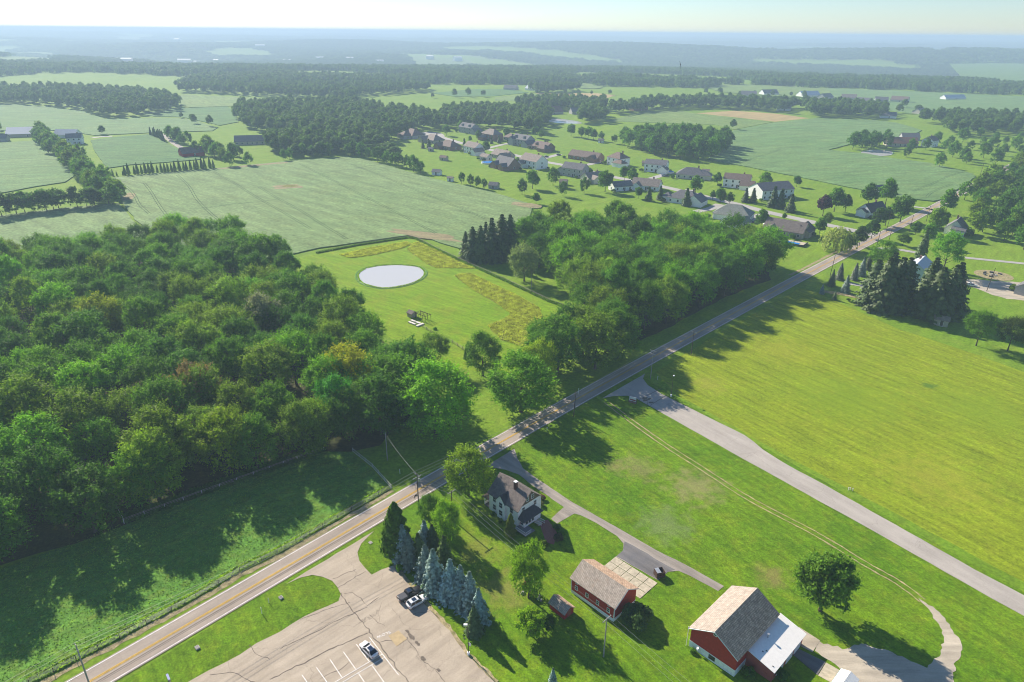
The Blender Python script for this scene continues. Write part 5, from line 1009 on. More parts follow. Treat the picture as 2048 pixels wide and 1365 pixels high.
house((867, 285), 'low brown roofed house below the turning circle', 20, 12, 1, 'tanwall', 'r_tan', 'hip', -52, [(-9, -1, -11, -3, 1, 'gable', 'y')])
house((938, 266), 'grey house with dormers against the far wood', 20, 11, 2, 'greywall', 'r_grey', 'gable', -48, [(9, 17, -6, 4, 1, 'gable', 'y')], 2)
house((984, 280), 'red brick house on the far side of the street', 19, 12, 2, 'brickwall', 'r_tan', 'hip', -50, [(-8, 0, -11, -4, 1, 'hip', 'y')])
house((1022, 281), 'low brown roofed garage wing behind the grey dormer house', 12, 9, 1, 'greywall', 'r_brown', 'hip', -50, chim=False)
house((1046, 291), 'grey two storey dormer house on the corner lawn', 20, 11, 2, 'greywall', 'r_grey', 'gable', -48, [(7, 15, -9, 3, 1, 'gable', 'y'), (-10, -4, -9, -3, 2, 'gable', 'y')], 2)
house((1087, 300), 'brown brick house with two parked cars', 18, 11, 1, 'brickwall', 'r_brown', 'gable', -50, [(4, 13, -11, -2, 1, 'hip', 'y')], 1)
house((899, 298), 'brown brick house beside the evergreens', 20, 12, 1, 'brickwall', 'r_brown', 'hip', -50, [(-9, -2, -10, -3, 1, 'gable', 'y')])
house((948, 307), 'white two storey house with brown roof and patio', 16, 10, 2, 'whitewall', 'r_tan', 'gable', -50, [(5, 12, -8, 2, 1, 'gable', 'y')])
house((1006, 317), 'tan house behind the dark roofed cottage', 18, 11, 1, 'tanwall', 'r_tan', 'gable', -52, [(4, 12, -9, 0, 1, 'gable', 'y')])
house((1014, 337), 'steep dark roofed brick cottage facing the soybean field', 18, 12, 1, 'brickwall', 'r_grey', 'gable', -52, [(-9, -2, -9, 2, 1, 'gable', 'y'), (2, 8, -10, -2, 1, 'gable', 'y')], rise=5.5)
house((1067, 335), 'white house with tan roof beside the dark cottage', 19, 12, 2, 'whitewall', 'r_tan', 'gable', -50, [(-9, -2, -10, -3, 1, 'gable', 'y')])
house((972, 321), 'little tan roofed pool house beside the round pool', 9, 6, 1, 'creamwall', 'r_tan', 'gable', -50, chim=False)
house((1172, 320), 'long brown ranch house on the open lawn', 28, 11, 1, 'brickwall', 'r_brown', 'gable', -40, [(6, 14, -9, -2, 1, 'gable', 'y')])
house((1236, 330), 'white two storey house with brown hip roof', 14, 11, 2, 'whitewall', 'r_brown', 'hip', -52, [(2, 12, -9, -2, 1, 'hip', 'x')])
house((1150, 352), 'grey two storey house with grey roof behind the lawn trees', 17, 10, 2, 'greywall', 'r_grey', 'gable', -35, [(-14, -7, -4, 4, 1, 'gable', 'y')])
house((1187, 363), 'tan house beside the large tree', 15, 10, 1, 'creamwall', 'r_tan', 'gable', 30, [(-6, 0, -9, -3, 1, 'gable', 'y')])
house((1241, 380), 'small white garage with blue grey roof', 14, 8, 1, 'whitewall', 'r_grey', 'gable', 22, chim=False, cat='garage')
house((1312, 343), 'white house with grey roof and small round pool', 16, 10, 2, 'whitewall', 'r_grey', 'gable', -25, [(3, 10, -9, -2, 1, 'gable', 'y')], rise=2.8)
house((1382, 356), 'tan house with dark hip roof', 20, 12, 1, 'creamwall', 'r_grey', 'hip', -20, [(4, 14, -5, 4, 1, 'hip', 'x')])
house((1293, 378), 'white house with tan roof beside two spruces', 18, 11, 1, 'whitewall', 'r_tan', 'gable', -25, [(-8, -2, -9, -3, 1, 'gable', 'y')])
house((1473, 374), 'white house with brick chimney and garage wing', 17, 10, 2, 'whitewall', 'r_brown', 'gable', -25, [(3, 12, -10, -2, 1, 'gable', 'x')], rise=3)
house((1540, 394), 'large white building with grey roof', 24, 14, 2, 'whitewall', 'r_grey', 'gable', 20, chim=False, rise=3.6)
house((1370, 405), 'white house with grey roof behind the roadside wood', 19, 12, 1, 'whitewall', 'r_grey', 'hip', -35, [(3, 13, -8, 3, 1, 'gable', 'y'), (-14, -8, -4, 2, 1, 'hip', 'y')])
house((1466, 436), 'hip house with grey green roof and long porch', 20, 13, 1, 'whitewall', 'r_green', 'hip', -30, [(-9, 6, -8.5, -5, 1, 'hip', 'x')], chim=False)
house((1470, 455), 'white garage with grey green roof below the hip house', 15, 7, 1, 'whitewall', 'r_green', 'gable', 22, chim=False, cat='garage')
house((1571, 468), 'tan house with grey brown roof beside the swimming pool', 20, 12, 1, 'tanwall', 'shingle', 'gable', -38, [(3, 12, -2, 9, 1, 'gable', 'y'), (-9, -2, -9, -3, 1, 'gable', 'y')], chim=False, rise=4.2)
house((1742, 430), 'white house with dark roof beside the main road', 15, 9, 1, 'whitewall', 'shingledark', 'gable', 30, [(-10, -5, -3, 3, 1, 'gable', 'x')], rise=4)
house((1760, 388), 'grey roofed shed behind the white house by the road', 12, 8, 1, 'greywall', 'r_grey', 'gable', 20, chim=False, cat='shed')
house((1910, 466), 'white cottage with grey roof among the trees', 11, 9, 1, 'whitewall', 'r_grey', 'gable', 50, [(-8, -4, -5, 1, 1, 'gable', 'y')], rise=4.5)
house((1832, 560), 'pale blue house behind the giant spruces', 14, 9, 2, 'bluewall', 'r_metal', 'gable', 50)
house((2058, 588), 'grey garage at the edge of the gravel yard', 10, 8, 1, 'greywall', 'r_grey', 'gable', 40, chim=False, cat='garage')
house((1800, 292), 'brown roofed barn beside the dark pond', 26, 14, 1, 'tanwall', 'r_red', 'gable', -10, chim=False, cat='barn')
house((1818, 280), 'grey roofed shed behind the brown roofed barn', 16, 10, 1, 'greywall', 'r_grey', 'gable', -10, chim=False, cat='shed')
house((1858, 293), 'white farmhouse beside the brown roofed barn', 13, 10, 2, 'whitewall', 'r_brown', 'gable', 40)
RB = house((384, 312), 'red barn with grey roof beside the lane', 17, 11, 1, 'redwall', 'r_brown', 'gable', 40, chim=False, cat='barn', win=False, rise=4)
house((58, 272), 'grey metal barn with pale blue roof in the far fields', 32, 20, 1, 'tanwall', 'r_metal', 'gable', 20, chim=False, cat='barn', win=False, rise=5)
house((137, 275), 'far white barn beside the pale pond', 20, 12, 1, 'whitewall', 'r_metal', 'gable', 0, chim=False, cat='barn', win=False)
house((152, 288), 'far white farmhouse in the hedgerow', 12, 9, 2, 'whitewall', 'r_grey', 'gable', 20)
house((511, 288), 'long low grey house beneath the middle wood', 34, 13, 1, 'tanwall', 'r_tan', 'gable', 15, [(10, 18, -9, 3, 1, 'gable', 'y')])
house((2, 283), 'far barn cut by the picture edge', 12, 9, 1, 'greywall', 'r_grey', 'gable', 20, chim=False, cat='barn', win=False)
for px, lb, w, d, wl_, rf in [((1099, 228), 'far barn with brown roof above the pond', 30, 18, 'tanwall', 'r_red'), ((1156, 228), 'far grey house beside the brown roofed barn', 20, 13, 'greywall', 'r_grey'), ((1276, 221), 'far red roofed house behind the copse', 24, 12, 'brickwall', 'r_red'), ((1335, 210), 'far red roof half hidden by trees', 18, 12, 'brickwall', 'r_red'), ((1567, 221), 'far white house at the stubble field', 18, 12, 'whitewall', 'r_grey'), ((1616, 194), 'far white barn on the rise', 34, 18, 'whitewall', 'r_metal'), ((1497, 193), 'far cream house left of the white barn', 24, 16, 'creamwall', 'r_grey'), ((1537, 190), 'far pale house behind the tree belt', 28, 16, 'whitewall', 'r_grey'), ((1650, 198), 'far grey house right of the white barn', 22, 15, 'greywall', 'r_grey'),
                           ((1697, 199), 'far tan house in the new row', 22, 14, 'creamwall', 'r_tan'), ((1727, 206), 'far white house in the new row', 18, 13, 'whitewall', 'r_grey'), ((1762, 204), 'far grey house in the new row', 18, 13, 'greywall', 'r_grey'), ((1799, 204), 'far house with brown roof in the new row', 24, 15, 'creamwall', 'r_brown'), ((1905, 199), 'long white building site in the far field', 40, 12, 'whitewall', 'r_metal'), ((2004, 236), 'far grey roofed house near the picture edge', 26, 15, 'greywall', 'r_grey'), ((2044, 242), 'far brick house at the picture edge', 24, 14, 'brickwall', 'r_brown'), ((1066, 181), 'white farm building on the far rise', 26, 14, 'whitewall', 'r_metal'), ((1022, 180), 'grey farm shed on the far rise', 24, 14, 'greywall', 'r_grey'), ((1840, 228), 'far house at the corner of the soybean field', 18, 12, 'creamwall', 'r_tan'), ((1775, 236), 'far white house under the tree belt', 18, 12, 'whitewall', 'r_grey')]:
    house(px, lb, w, d, 1, wl_, rf, 'gable', HR.choice([-40, -20, 15, 30]), chim=False, win=False)
FH = [(370, 129, 60), (395, 126, 40), (255, 127, 45), (300, 125, 40), (430, 105, 40), (355, 80, 90), (575, 127, 40), (640, 122, 45), (915, 117, 50), (760, 135, 40), (700, 122, 40), (860, 117, 40), (520, 93, 70)]
for k, (x, y, w) in enumerate(FH):
    c = G(x, y); o = building('far_building', 'pale far building in the hazy forest', 'building', (c.x, c.y), HR.uniform(-40, 40), 'far buildings in the forest'); o.location.z = float(terrain(c.x, c.y)) + 1
    wall_block(o, -w / 2, w / 2, -w / 4, w / 4, -3, w * .16 + 10, w * .1, 'x', MT['whitewall']); roof_gable(o, -w / 2, w / 2, -w / 4, w / 4, w * .16 + 10, w * .1, 'x', MT['whitemetal'], .5)
# small sheds, pools
for px, lb, w, d, wl_, rf, a in [((874, 350), 'white garden shed at the soybean field edge', 6, 4.5, 'whitewall', 'r_grey', -20), ((988, 377), 'grey garden shed beside the field edge trees', 6, 5, 'greywall', 'r_grey', -20), ((888, 321), 'low dark garden shed on the open back lawn', 6, 4, 'tanwall', 'r_brown', -30), ((1202, 286), 'little white shed at the end of the meadow trees', 5, 4, 'whitewall', 'r_grey', -20), ((1127, 370), 'small playhouse on the lawn behind the grey house', 5, 4, 'tanwall', 'r_tan', -20), ((901, 363), 'tiny pale trailer shed by the soybean field', 4, 2.5, 'whitewall', 'r_tan', -20), ((1411, 349), 'small tan shed behind the hip house', 5, 4, 'tanwall', 'r_tan', -20), ((1292, 332), 'tan lean shed beside the white house', 6, 4, 'tanwall', 'r_tan', -20), ((862, 303), 'tiny dark shed beside the first houses', 4, 3, 'greywall', 'r_grey', -20), ((1880, 650), 'low grey wooden shelter beneath the giant spruces', 4.5, 3, 'tanwall', 'r_tan', -30)]:
    house(px, lb, w, d, .75, wl_, rf, 'gable', a, chim=False, cat='shed', name='garden_shed', win=False)
def round_pool(px, r, label):
    c = G(*px); o = thing('round_pool', label, 'pool', (c.x, c.y, 0)); m = MB(); n = 24
    ring = [(r * math.cos(6.283 * k / n), r * math.sin(6.283 * k / n)) for k in range(n)]
    m.add([(x, y, 0) for x, y in ring] + [(x, y, 1.25) for x, y in ring] + [(x * .94, y * .94, 1.25) for x, y in ring] + [(x * .94, y * .94, .9) for x, y in ring], [(k + a * n, (k + 1) % n + a * n, (k + 1) % n + (a + 1) * n, k + (a + 1) * n) for a in range(3) for k in range(n)]); m.build('pool_wall', MT['trim'], o)
    MB().add([(x * .95, y * .95, 1.1) for x, y in ring], [tuple(range(n))]).build('water', MT['poolwater'], o)
round_pool((976, 327), 6.5, 'large round blue pool beside the little pool house'); round_pool((1338, 346), 4.5, 'small round pool beside the white house')
pc_ = G(1577, 486); sp = thing('swimming_pool', 'rectangular blue swimming pool with pale paving', 'pool', (pc_.x, pc_.y, 0), rad(-38))
MB().box((0, 1.0, .08), (20, 11, .16)).build('paving', MT['concrete'], sp); MB().box((0, .3, .16), (12, 5, .1)).build('water', MT['poolwater'], sp)
for x, y, a, b in ((0, -4.6, 20, .15), (9.9, 0, .15, 9), ): MB().box((x, y, .75), (a, b, 1.2)).build('pool_fence', MT['darkmetal'], sp)
for k in range(9): MB().tube((-9.9 + k * 2.475, -4.45, 0), (-9.9 + k * 2.475, -4.45, 1.5), .05, n=5).build('fence_post', MT['darkmetal'], sp)
gz = G(1534, 455); gb = thing('gazebo', 'white tent gazebo behind the tan pool house', 'gazebo', (gz.x, gz.y, 0), rad(-30))
for x, y in ((-2.2, -2.2), (2.2, -2.2), (2.2, 2.2), (-2.2, 2.2)): MB().tube((x, y, 0), (x, y, 2.3), .07).build('post', MT['trim'], gb)
MB().add([(-2.6, -2.6, 2.25), (2.6, -2.6, 2.25), (2.6, 2.6, 2.25), (-2.6, 2.6, 2.25), (0, 0, 3.5)], [(0, 1, 4), (1, 2, 4), (2, 3, 4), (3, 0, 4), (3, 2, 1, 0)]).build('canopy', MT['trim'], gb)

# ------------------------------------------------------------------ vehicles (x forwards)
def loft(sec, mat, name, par, smooth=True):
    m = MB(); n = len(sec[0]); vs = [v for s in sec for v in s]; fs = []
    for i in range(len(sec) - 1):
        for k in range(n): fs.append((i * n + k, i * n + (k + 1) % n, (i + 1) * n + (k + 1) % n, (i + 1) * n + k))
    fs += [tuple(range(n))[::-1], tuple(range((len(sec) - 1) * n, len(sec) * n))]
    m.add(vs, fs); o = m.build(name, mat, par, smooth); bm = bmesh.new(); bm.from_mesh(o.data); bmesh.ops.recalc_face_normals(bm, faces=bm.faces); bm.to_mesh(o.data); bm.free()
    return o
def ring(x, w, zl, zt): return [(x, -w * .9, zl), (x, -w, zl + .14), (x, -w, zl + (zt - zl) * .6), (x, -w * .95, zt - .07), (x, -w * .82, zt), (x, 0, zt + .025), (x, w * .82, zt), (x, w * .95, zt - .07), (x, w, zl + (zt - zl) * .6), (x, w, zl + .14), (x, w * .9, zl)]
def car(px, ang, label, paint, kind='suv', name='car', cat='car', simple=False, group=None):
    c = G(*px); o = thing(name, label, cat, (c.x, c.y, .08), rad(ang), group); P = MT[paint]
    if kind == 'pickup':
        body = [(-2.9, .86, .5, 1.08), (-2.82, .95, .42, 1.15), (-.9, .97, .36, 1.15), (-.6, .98, .36, 1.12), (.9, .98, .36, 1.12), (1.1, .98, .36, 1.14), (2.5, .95, .38, 1.08), (2.82, .88, .45, .98), (2.92, .74, .52, .85)]
        cab, H, wz, wr, xs = [(-.95, -.85), (-.7, -.62), (.45, .1), (1.25, .62)], 1.86, .40, .40, (-1.85, 1.75)
        cabx = (-.95, -.75, .25, 1.2); wbase, wtop = .90, .74
    elif kind == 'suv':
        body = [(-2.35, .80, .45, .95), (-2.25, .92, .36, 1.05), (-1.2, .95, .3, 1.04), (.6, .95, .3, 1.03), (1.0, .95, .3, 1.02), (1.9, .92, .32, .93), (2.25, .82, .4, .8), (2.36, .66, .46, .7)]
        cabx = (-2.2, -1.75, .15, 1.1); H = 1.66; wbase, wtop = .88, .68; xs = (-1.4, 1.42); wr = .36
    else:
        body = [(-2.4, .78, .42, .88), (-2.3, .88, .34, .98), (-1.2, .93, .28, .98), (.6, .93, .28, .96), (1.0, .92, .28, .94), (1.9, .90, .3, .84), (2.28, .8, .36, .72), (2.4, .62, .42, .62)]
        cabx = (-2.1, -1.15, .1, 1.15); H = 1.45; wbase, wtop = .86, .64; xs = (-1.42, 1.45); wr = .34
    bo = loft([ring(*s) for s in body], P, 'body', o); zb = 1.0 if kind != 'pickup' else 1.1; zb = {'suv': 1.0, 'sedan': .94, 'pickup': 1.1}[kind]
    a, b, d, e = cabx; B = [(a, -wbase, zb), (e, -wbase, zb), (e, wbase, zb), (a, wbase, zb)]; T = [(b, -wtop, H), (d, -wtop, H), (d, wtop, H), (b, wtop, H)]
    loft([[B[0], B[1], B[2], B[3]], [((p[0] * .35 + q[0] * .65), (p[1] * .42 + q[1] * .58), zb + (H - zb) * .6) for p, q in zip(B, T)], T], MT['carglass'], 'windows', o, False)
    rf = MB().add([(b - .06, -wtop - .03, H - .01), (d + .1, -wtop - .03, H - .03), (d + .1, wtop + .03, H - .03), (b - .06, wtop + .03, H - .01), (b, -wtop * .9, H + .05), (d, -wtop * .9, H + .05), (d, wtop * .9, H + .05), (b, wtop * .9, H + .05)], [(0, 1, 5, 4), (1, 2, 6, 5), (2, 3, 7, 6), (3, 0, 4, 7), (4, 5, 6, 7), (3, 2, 1, 0)]).build('roof', P, o)
    for s in (-1, 1):
        m = MB()
        for p, q in ((B[0 if s < 0 else 3], T[0 if s < 0 else 3]), (B[1 if s < 0 else 2], T[1 if s < 0 else 2])):
            p, q = Vector(p), Vector(q); mid = Vector((p.x * .35 + q.x * .65, p.y * .42 + q.y * .58, zb + (H - zb) * .6)); m.tube(p, mid, .06, .05, 5); m.tube(mid, q, .05, .05, 5)
        m.tube(((b + d) / 2 - .1, s * wbase, zb), ((b + d) / 2 - .1, s * (wtop + .02), H), .04, n=5); m.build('pillar', P, o)
    if kind != 'pickup': MB().box(((b + d) / 2 + (.1 if kind == 'suv' else -.25), 0, H + .058), ((d - b) * (.5 if kind == 'suv' else 1.05), wtop * 1.45, .02)).build('sunroof', MT['roofglass'], rf)
    else:
        MB().box((-1.85, 0, 1.19), (1.75, 1.72, .06)).build('bed_cover', MT['tonneau'], o); MB().box((-.2, 0, H + .056), (.8, 1.0, .02)).build('sunroof', MT['roofglass'], rf)
    if not simple:
        for s in (-1, 1):
            MB().box((e - .25, s * (wbase + .14), zb + .12), (.16, .22, .16)).build('mirror', P, o); MB().box((body[0][0] + .06, s * .68, body[0][3] - .12), (.14, .3, .2)).build('tail_light', MT['red_light'], o); MB().box((body[-2][0] + .02, s * .58, body[-1][3] + .04), (.16, .34, .12)).build('headlight', MT['head_light'], o)
        MB().box((-body[-1][0] + .0, 0, .72), (.04, .5, .12)).build('number_plate', MT['trim'], o); MB().box((body[-1][0] - .02, 0, .55), (.06, .9, .14)).build('grille', MT['darkmetal'], o)
    for x in xs:
        for s in (-1, 1):
            m = MB(); m.tube((x, s * .98, wr), (x, s * .72, wr), wr, n=16); w = m.build('wheel', MT['tyre'], o); MB().tube((x, s * .995, wr), (x, s * .95, wr), wr * .62, n=12).build('rim', MT['rim'], w)
    return o
car((820, 1193), 39, 'black pickup truck with covered bed beside the spruces', 'c_black', 'pickup', 'pickup_truck', 'pickup truck')
car((834, 1208), 40, 'white sport utility car beside the black pickup', 'c_white', 'suv')
car((738, 1304), 135, 'silver white sedan with dark glass roof in a marked stall', 'c_silver', 'sedan')
car((1943, 573), -25, 'white car parked on the gravel yard', 'c_white', 'suv')
for px, a, lb, p in [((1093, 315), 20, 'dark car on the drive of the brown brick house', 'c_black'), ((1117, 311), 20, 'second dark car by the brown brick house', 'c_black'), ((1327, 353), 10, 'silver car on the drive of the white house', 'c_silver'), ((1334, 354), 10, 'dark car next to the silver one on the drive', 'c_black'), ((1506, 447), 20, 'dark car at the green roofed hip house', 'c_black'), ((1205, 328), 20, 'dark car beside the long ranch house', 'c_black')]: car(px, a, lb, p, 'suv', simple=True)
# ------------------------------------------------------------------ poles, wires, lamps
WIRES = []
def pole(px, hgt, label, mat='polewood', arms=((.93, 45),), lean=(0, 0), tx=None, r=.16, name='utility_pole'):
    c = G(*px); o = thing(name, label, 'utility pole', (c.x, c.y, 0)); top = Vector((lean[0], lean[1], hgt)); MB().tube((0, 0, -.5), top, r, r * .7, 10).build('pole', MT[mat], o); ends = []
    for f, a in arms:
        p = top * f; u = Vector((math.cos(rad(a)), math.sin(rad(a)), 0)); m = MB(); m.box(p, (2.6, .14, .16), rad(a)); cr_ = m.build('crossarm', MT['palewood'], o)
        for s in (-1.15, -.55, .55, 1.15):
            q = p + u * s; MB().tube(q + Vector((0, 0, .08)), q + Vector((0, 0, .3)), .06, .04, 6).build('insulator', MT['insul'], cr_)
        ends.append([Vector((c.x, c.y, 0)) + p + u * s + Vector((0, 0, .32)) for s in (-1.15, .0, 1.15)])
    if not arms: ends.append([Vector((c.x, c.y, 0)) + top * f for f in (.98, .9, .8)])
    if tx is not None: u = unit(rad(tx)) * .42; MB().tube((u.x, u.y, hgt * .78), (u.x, u.y, hgt * .78 + .95), .26, n=12).tube((u.x, u.y, hgt * .78 + .95), (u.x, u.y, hgt * .78 + 1.1), .15, n=8).build('transformer', MT['galv'], o)
    return o, ends
PA = -45
pA, eA = pole((182, 1378), 11.5, 'pale utility pole at the lower corner beside the road', 'palewood', ((.94, PA), (.84, PA)))
pB, eB = pole((838, 1022), 11.8, 'dark utility pole with crossed arms and transformer by the evergreens', 'polewood', ((.97, PA), (.9, 45)), tx=20)
pC, eC = pole((1147, 834), 9.5, 'dark leaning utility pole beside the lawn', 'polewood', (), (.4, .3))
pD, eD = pole((1301, 758), 11.5, 'pale utility pole with crossarms at the side road junction', 'palewood', ((.97, PA), (.86, PA)))
pE, eE = pole((1382, 710), 10, 'dark utility pole next along from the junction', 'polewood', ((.96, PA),))
pF, eF = pole((1660, 552), 11, 'dark utility pole beside the young spruces', 'polewood', (), (.8, .6))
pG, eG = pole((775, 921), 9.5, 'lone weathered pole in the grass below the big wood', 'palewood', ())
pH, eH = pole((1207, 1314), 10.5, 'weathered pole with slanted arm beside the red garage', 'palewood', ((.98, 45),))
pI, eI = pole((905, 1040), 9.0, 'dark pole with wide arm hidden among the yard trees', 'polewood', ((.98, 45),))
pJ, eJ = pole((1063, 577), 9, 'weathered pole on the lawn before the roadside wood', 'palewood', ())
pK, eK = pole((1895, 622), 13, 'pale leaning pole among the giant spruces', 'palewood', (), (1.5, .5))
pL, eL = pole((1973, 583), 12, 'dark leaning pole on the gravel yard', 'polewood', (), (1.2, .5))
FP_ = [((1752, 498), 'pole opposite the subdivision street'), ((1775, 492), 'pole beside the small spreading tree'), ((1818, 464), 'pole beside the shaded road bend'), ((1852, 444), 'pole beside the road above the white cottage'), ((1772, 465), 'pole at the street mouth behind the dark hedge'), ((1903, 408), 'pole beside the road along the soybean field'), ((1960, 352), 'far pole at the soybean field corner')]
FE = [pole(p, 11, 'thin dark ' + lb, 'polewood', (), (.4, .2))[1] for p, lb in FP_]
def wire(a, b, sag, label, group, r=.022, mat='cable'):
    m = MB(); n = 12; pts = [a.lerp(b, k / n) - Vector((0, 0, 4 * sag * (k / n) * (1 - k / n))) for k in range(n + 1)]; m.path(pts, r, 4); prop(m.build('overhead_wire', MT[mat], None), label, 'wire', group)
off_ = Vector((-60, -66, 11))
for k in range(3):
    wire(eA[0][k], eB[0][k], 1.3, 'thin overhead wire along the road between the corner pole and the transformer pole', 'wires along the near road'); wire(eB[0][k], eD[0][k], 1.6, 'thin overhead wire along the road towards the junction pole', 'wires towards the junction')
    wire(eA[0][k], eA[0][k] + (eA[0][k] - eB[0][k]) * .5, 1, 'thin overhead wire leaving the corner pole', 'wires leaving the corner pole'); wire(eD[0][k], eE[0][k], .5, 'thin overhead wire between the junction pole and the next pole', 'wires past the junction'); wire(eE[0][k], eF[0][k], 1.8, 'thin overhead wire past the roadside wood', 'wires past the roadside wood')
    wire(eB[1][k], eI[0][k], .3, 'thin overhead wire from the transformer pole into the yard trees', 'wires into the yard'); wire(eI[0][k], eH[0][k], 1.0, 'thin overhead wire crossing the yard to the garage pole', 'wires across the yard'); wire(eH[0][k], eH[0][k] + (eH[0][k] - eI[0][k]) * .8, .8, 'thin overhead wire leaving the garage pole', 'wires leaving the garage pole')
for k in range(2): wire(eG[0][k], eB[0][k], .6, 'thin overhead wire from the lone pole across the road', 'wires from the lone pole'); wire(eG[0][k], Vector((G(738, 850).x, G(738, 850).y, 7 - k)), .6, 'thin overhead wire from the lone pole into the wood', 'wires into the wood')
for a, b in zip([eF] + FE[:1] + FE[2:4], FE[:1] + FE[2:4] + FE[5:6]):
    for k in range(2): wire(a[0][k], b[0][k], 1.2, 'thin overhead wire along the far road', 'wires along the far road', .03)
def lamp(px, hgt, label, head_ang, sign=False):
    c = G(*px); o = thing('lamp_post', label, 'lamp post', (c.x, c.y, 0)); MB().tube((0, 0, 0), (0, 0, .75), .3, n=12).build('base', MT['foundation'], o); MB().tube((0, 0, .7), (0, 0, hgt), .085, .06, 8).build('pole', MT['polewood'], o)
    u = unit(rad(head_ang)); m = MB(); m.box((u.x * .45, u.y * .45, hgt + .05), (.75, .42, .2), rad(head_ang)); m.build('lamp_head', MT['trim'], o)
    if sign: MB().box((.3, 0, 2.9), (.5, .04, .8), rad(-30)).build('sign_panel', MT['trim'], o)
lamp((937, 1310), 8.2, 'lamp post on a white base at the edge of the parking lot', 180, True); lamp((1342, 793), 7.8, 'lamp post on a white base beside the side road', 60)
# ------------------------------------------------------------------ signs, boxes, posts
c = G(1265, 806); sg = thing('roadside_sign', 'white board sign on a brick base at the side road', 'sign', (c.x, c.y, 0), rad(-30))
MB().box((0, 0, .35), (2.6, .7, .7)).build('brick_base', MT['brickwall'], sg); MB().box((0, 0, 1.45), (2.5, .16, 1.5)).build('board', MT['trim'], sg)
MB().box((0, -.09, 1.15), (2.1, .02, .5)).build('red_band', MT['signred'], sg)
for s in (-1, 1): MB().box((s * 1.35, 0, 1.1), (.16, .22, 2.2)).build('post', MT['polewood'], sg)
c = G(1295, 810); sg = thing('street_sign', 'small dark street sign post at the side road corner', 'sign', (c.x, c.y, 0)); MB().tube((0, 0, 0), (0, 0, 2.7), .05).build('post', MT['darkmetal'], sg); MB().box((0, 0, 2.6), (.8, .04, .3), rad(45)).build('panel', MT['galv'], sg)
c = G(340, 1368); sg = thing('lot_sign', 'blue and white sign panel on the grass strip at the picture edge', 'sign', (c.x, c.y, 0), rad(-50))
for s in (-1, 1): MB().box((s * .8, 0, .9), (.14, .3, 1.8)).build('post', MT['fencewood'], sg)
MB().box((0, 0, 1.3), (1.5, .14, 1.0)).build('panel', MT['trim'], sg); MB().box((0, 0, 1.86), (1.7, .4, .08)).build('cap', M_plain('sign_blue', (.12, .16, .35), .5), sg)
for px, lb in (((395, 1297), 'small concrete box with dark grate nearer the picture edge'), ((562, 1197), 'small concrete box with dark grate beside the lot entrance'), ((741, 1086), 'flat stone cover in the grass by the spruces')):
    c = G(*px); o = thing('drain_box', lb, 'drain', (c.x, c.y, 0), rad(-45)); t = .35 if 'flat' not in lb else .12
    MB().box((0, 0, t / 2), (1.0, .8, t)).build('curb', MT['stone'], o); MB().box((0, 0, t + .01), (.7, .5, .03)).build('grate', MT['darkmetal'] if t > .2 else MT['stone'], o)
for px, lb, h_ in (((538, 1206), 'white marker post in the grass strip by the road', 1.2), ((524, 1228), 'broader white marker post on the grass strip', 1.7), ((800, 948), 'short white pipe in the grass behind the fence corner', 1.4), ((1315, 760), 'white marker post beside the junction pole', 1.3), ((1094, 862), 'thin white marker at the lawn edge', 1.2), ((1157, 788), 'small white road sign on the far verge', 2.0)):
    c = G(*px); o = thing('marker_post', lb, 'post', (c.x, c.y, 0)); MB().tube((0, 0, 0), (0, 0, h_), .07, n=8).build('post', MT['trim'], o); MB().box((0, 0, h_), (.24, .05, .35), rad(-40)).build('panel', MT['trim'], o)
c = G(1700, 981); o = thing('standpipe', 'little white standpipe cluster in the grass by the side road', 'pipe', (c.x, c.y, 0))
for x, y, z in ((-.5, 0, .9), (.1, .2, .7), (.6, -.2, .8)): MB().tube((x, y, 0), (x, y, z), .1, n=8).tube((x - .15, y, z), (x + .15, y, z), .08, n=6).build('pipe', MT['trim'], o)
c = G(1318, 1152); o = thing('dumpster', 'dark open steel dumpster at the end of the asphalt', 'dumpster', (c.x, c.y, .08), rad(15)); m = MB()
for x, y, a, b in ((-1.0, 0, .08, 1.7), (1.0, 0, .08, 1.7), (0, -.85, 2.08, .08), (0, .85, 2.08, .08)): MB().box((x, y, .85), (a, b, 1.5)).build('side_panel', MT['rust'], o)
MB().box((0, 0, .14), (1.9, 1.6, .1)).build('floor', MT['rust'], o); MB().box((-.45, 0, 1.63), (1.0, 1.7, .05)).build('lid', MT['galv'], o)
for y in (-.93, .93): MB().box((0, y, .9), (1.8, .12, .16)).build('lifting_rail', MT['rust'], o)
c = G(820, 1000); o = thing('debris', 'dark scrap lying on the road by the transformer pole', 'debris', (G(832, 992).x, G(832, 992).y, .15), .6); MB().box((0, 0, .08), (.8, .35, .14), .3, .6).build('scrap', MT['tyre'], o); MB().box((-.7, -.5, .05), (.9, .18, .08), .9).build('strip', MT['rust'], o)
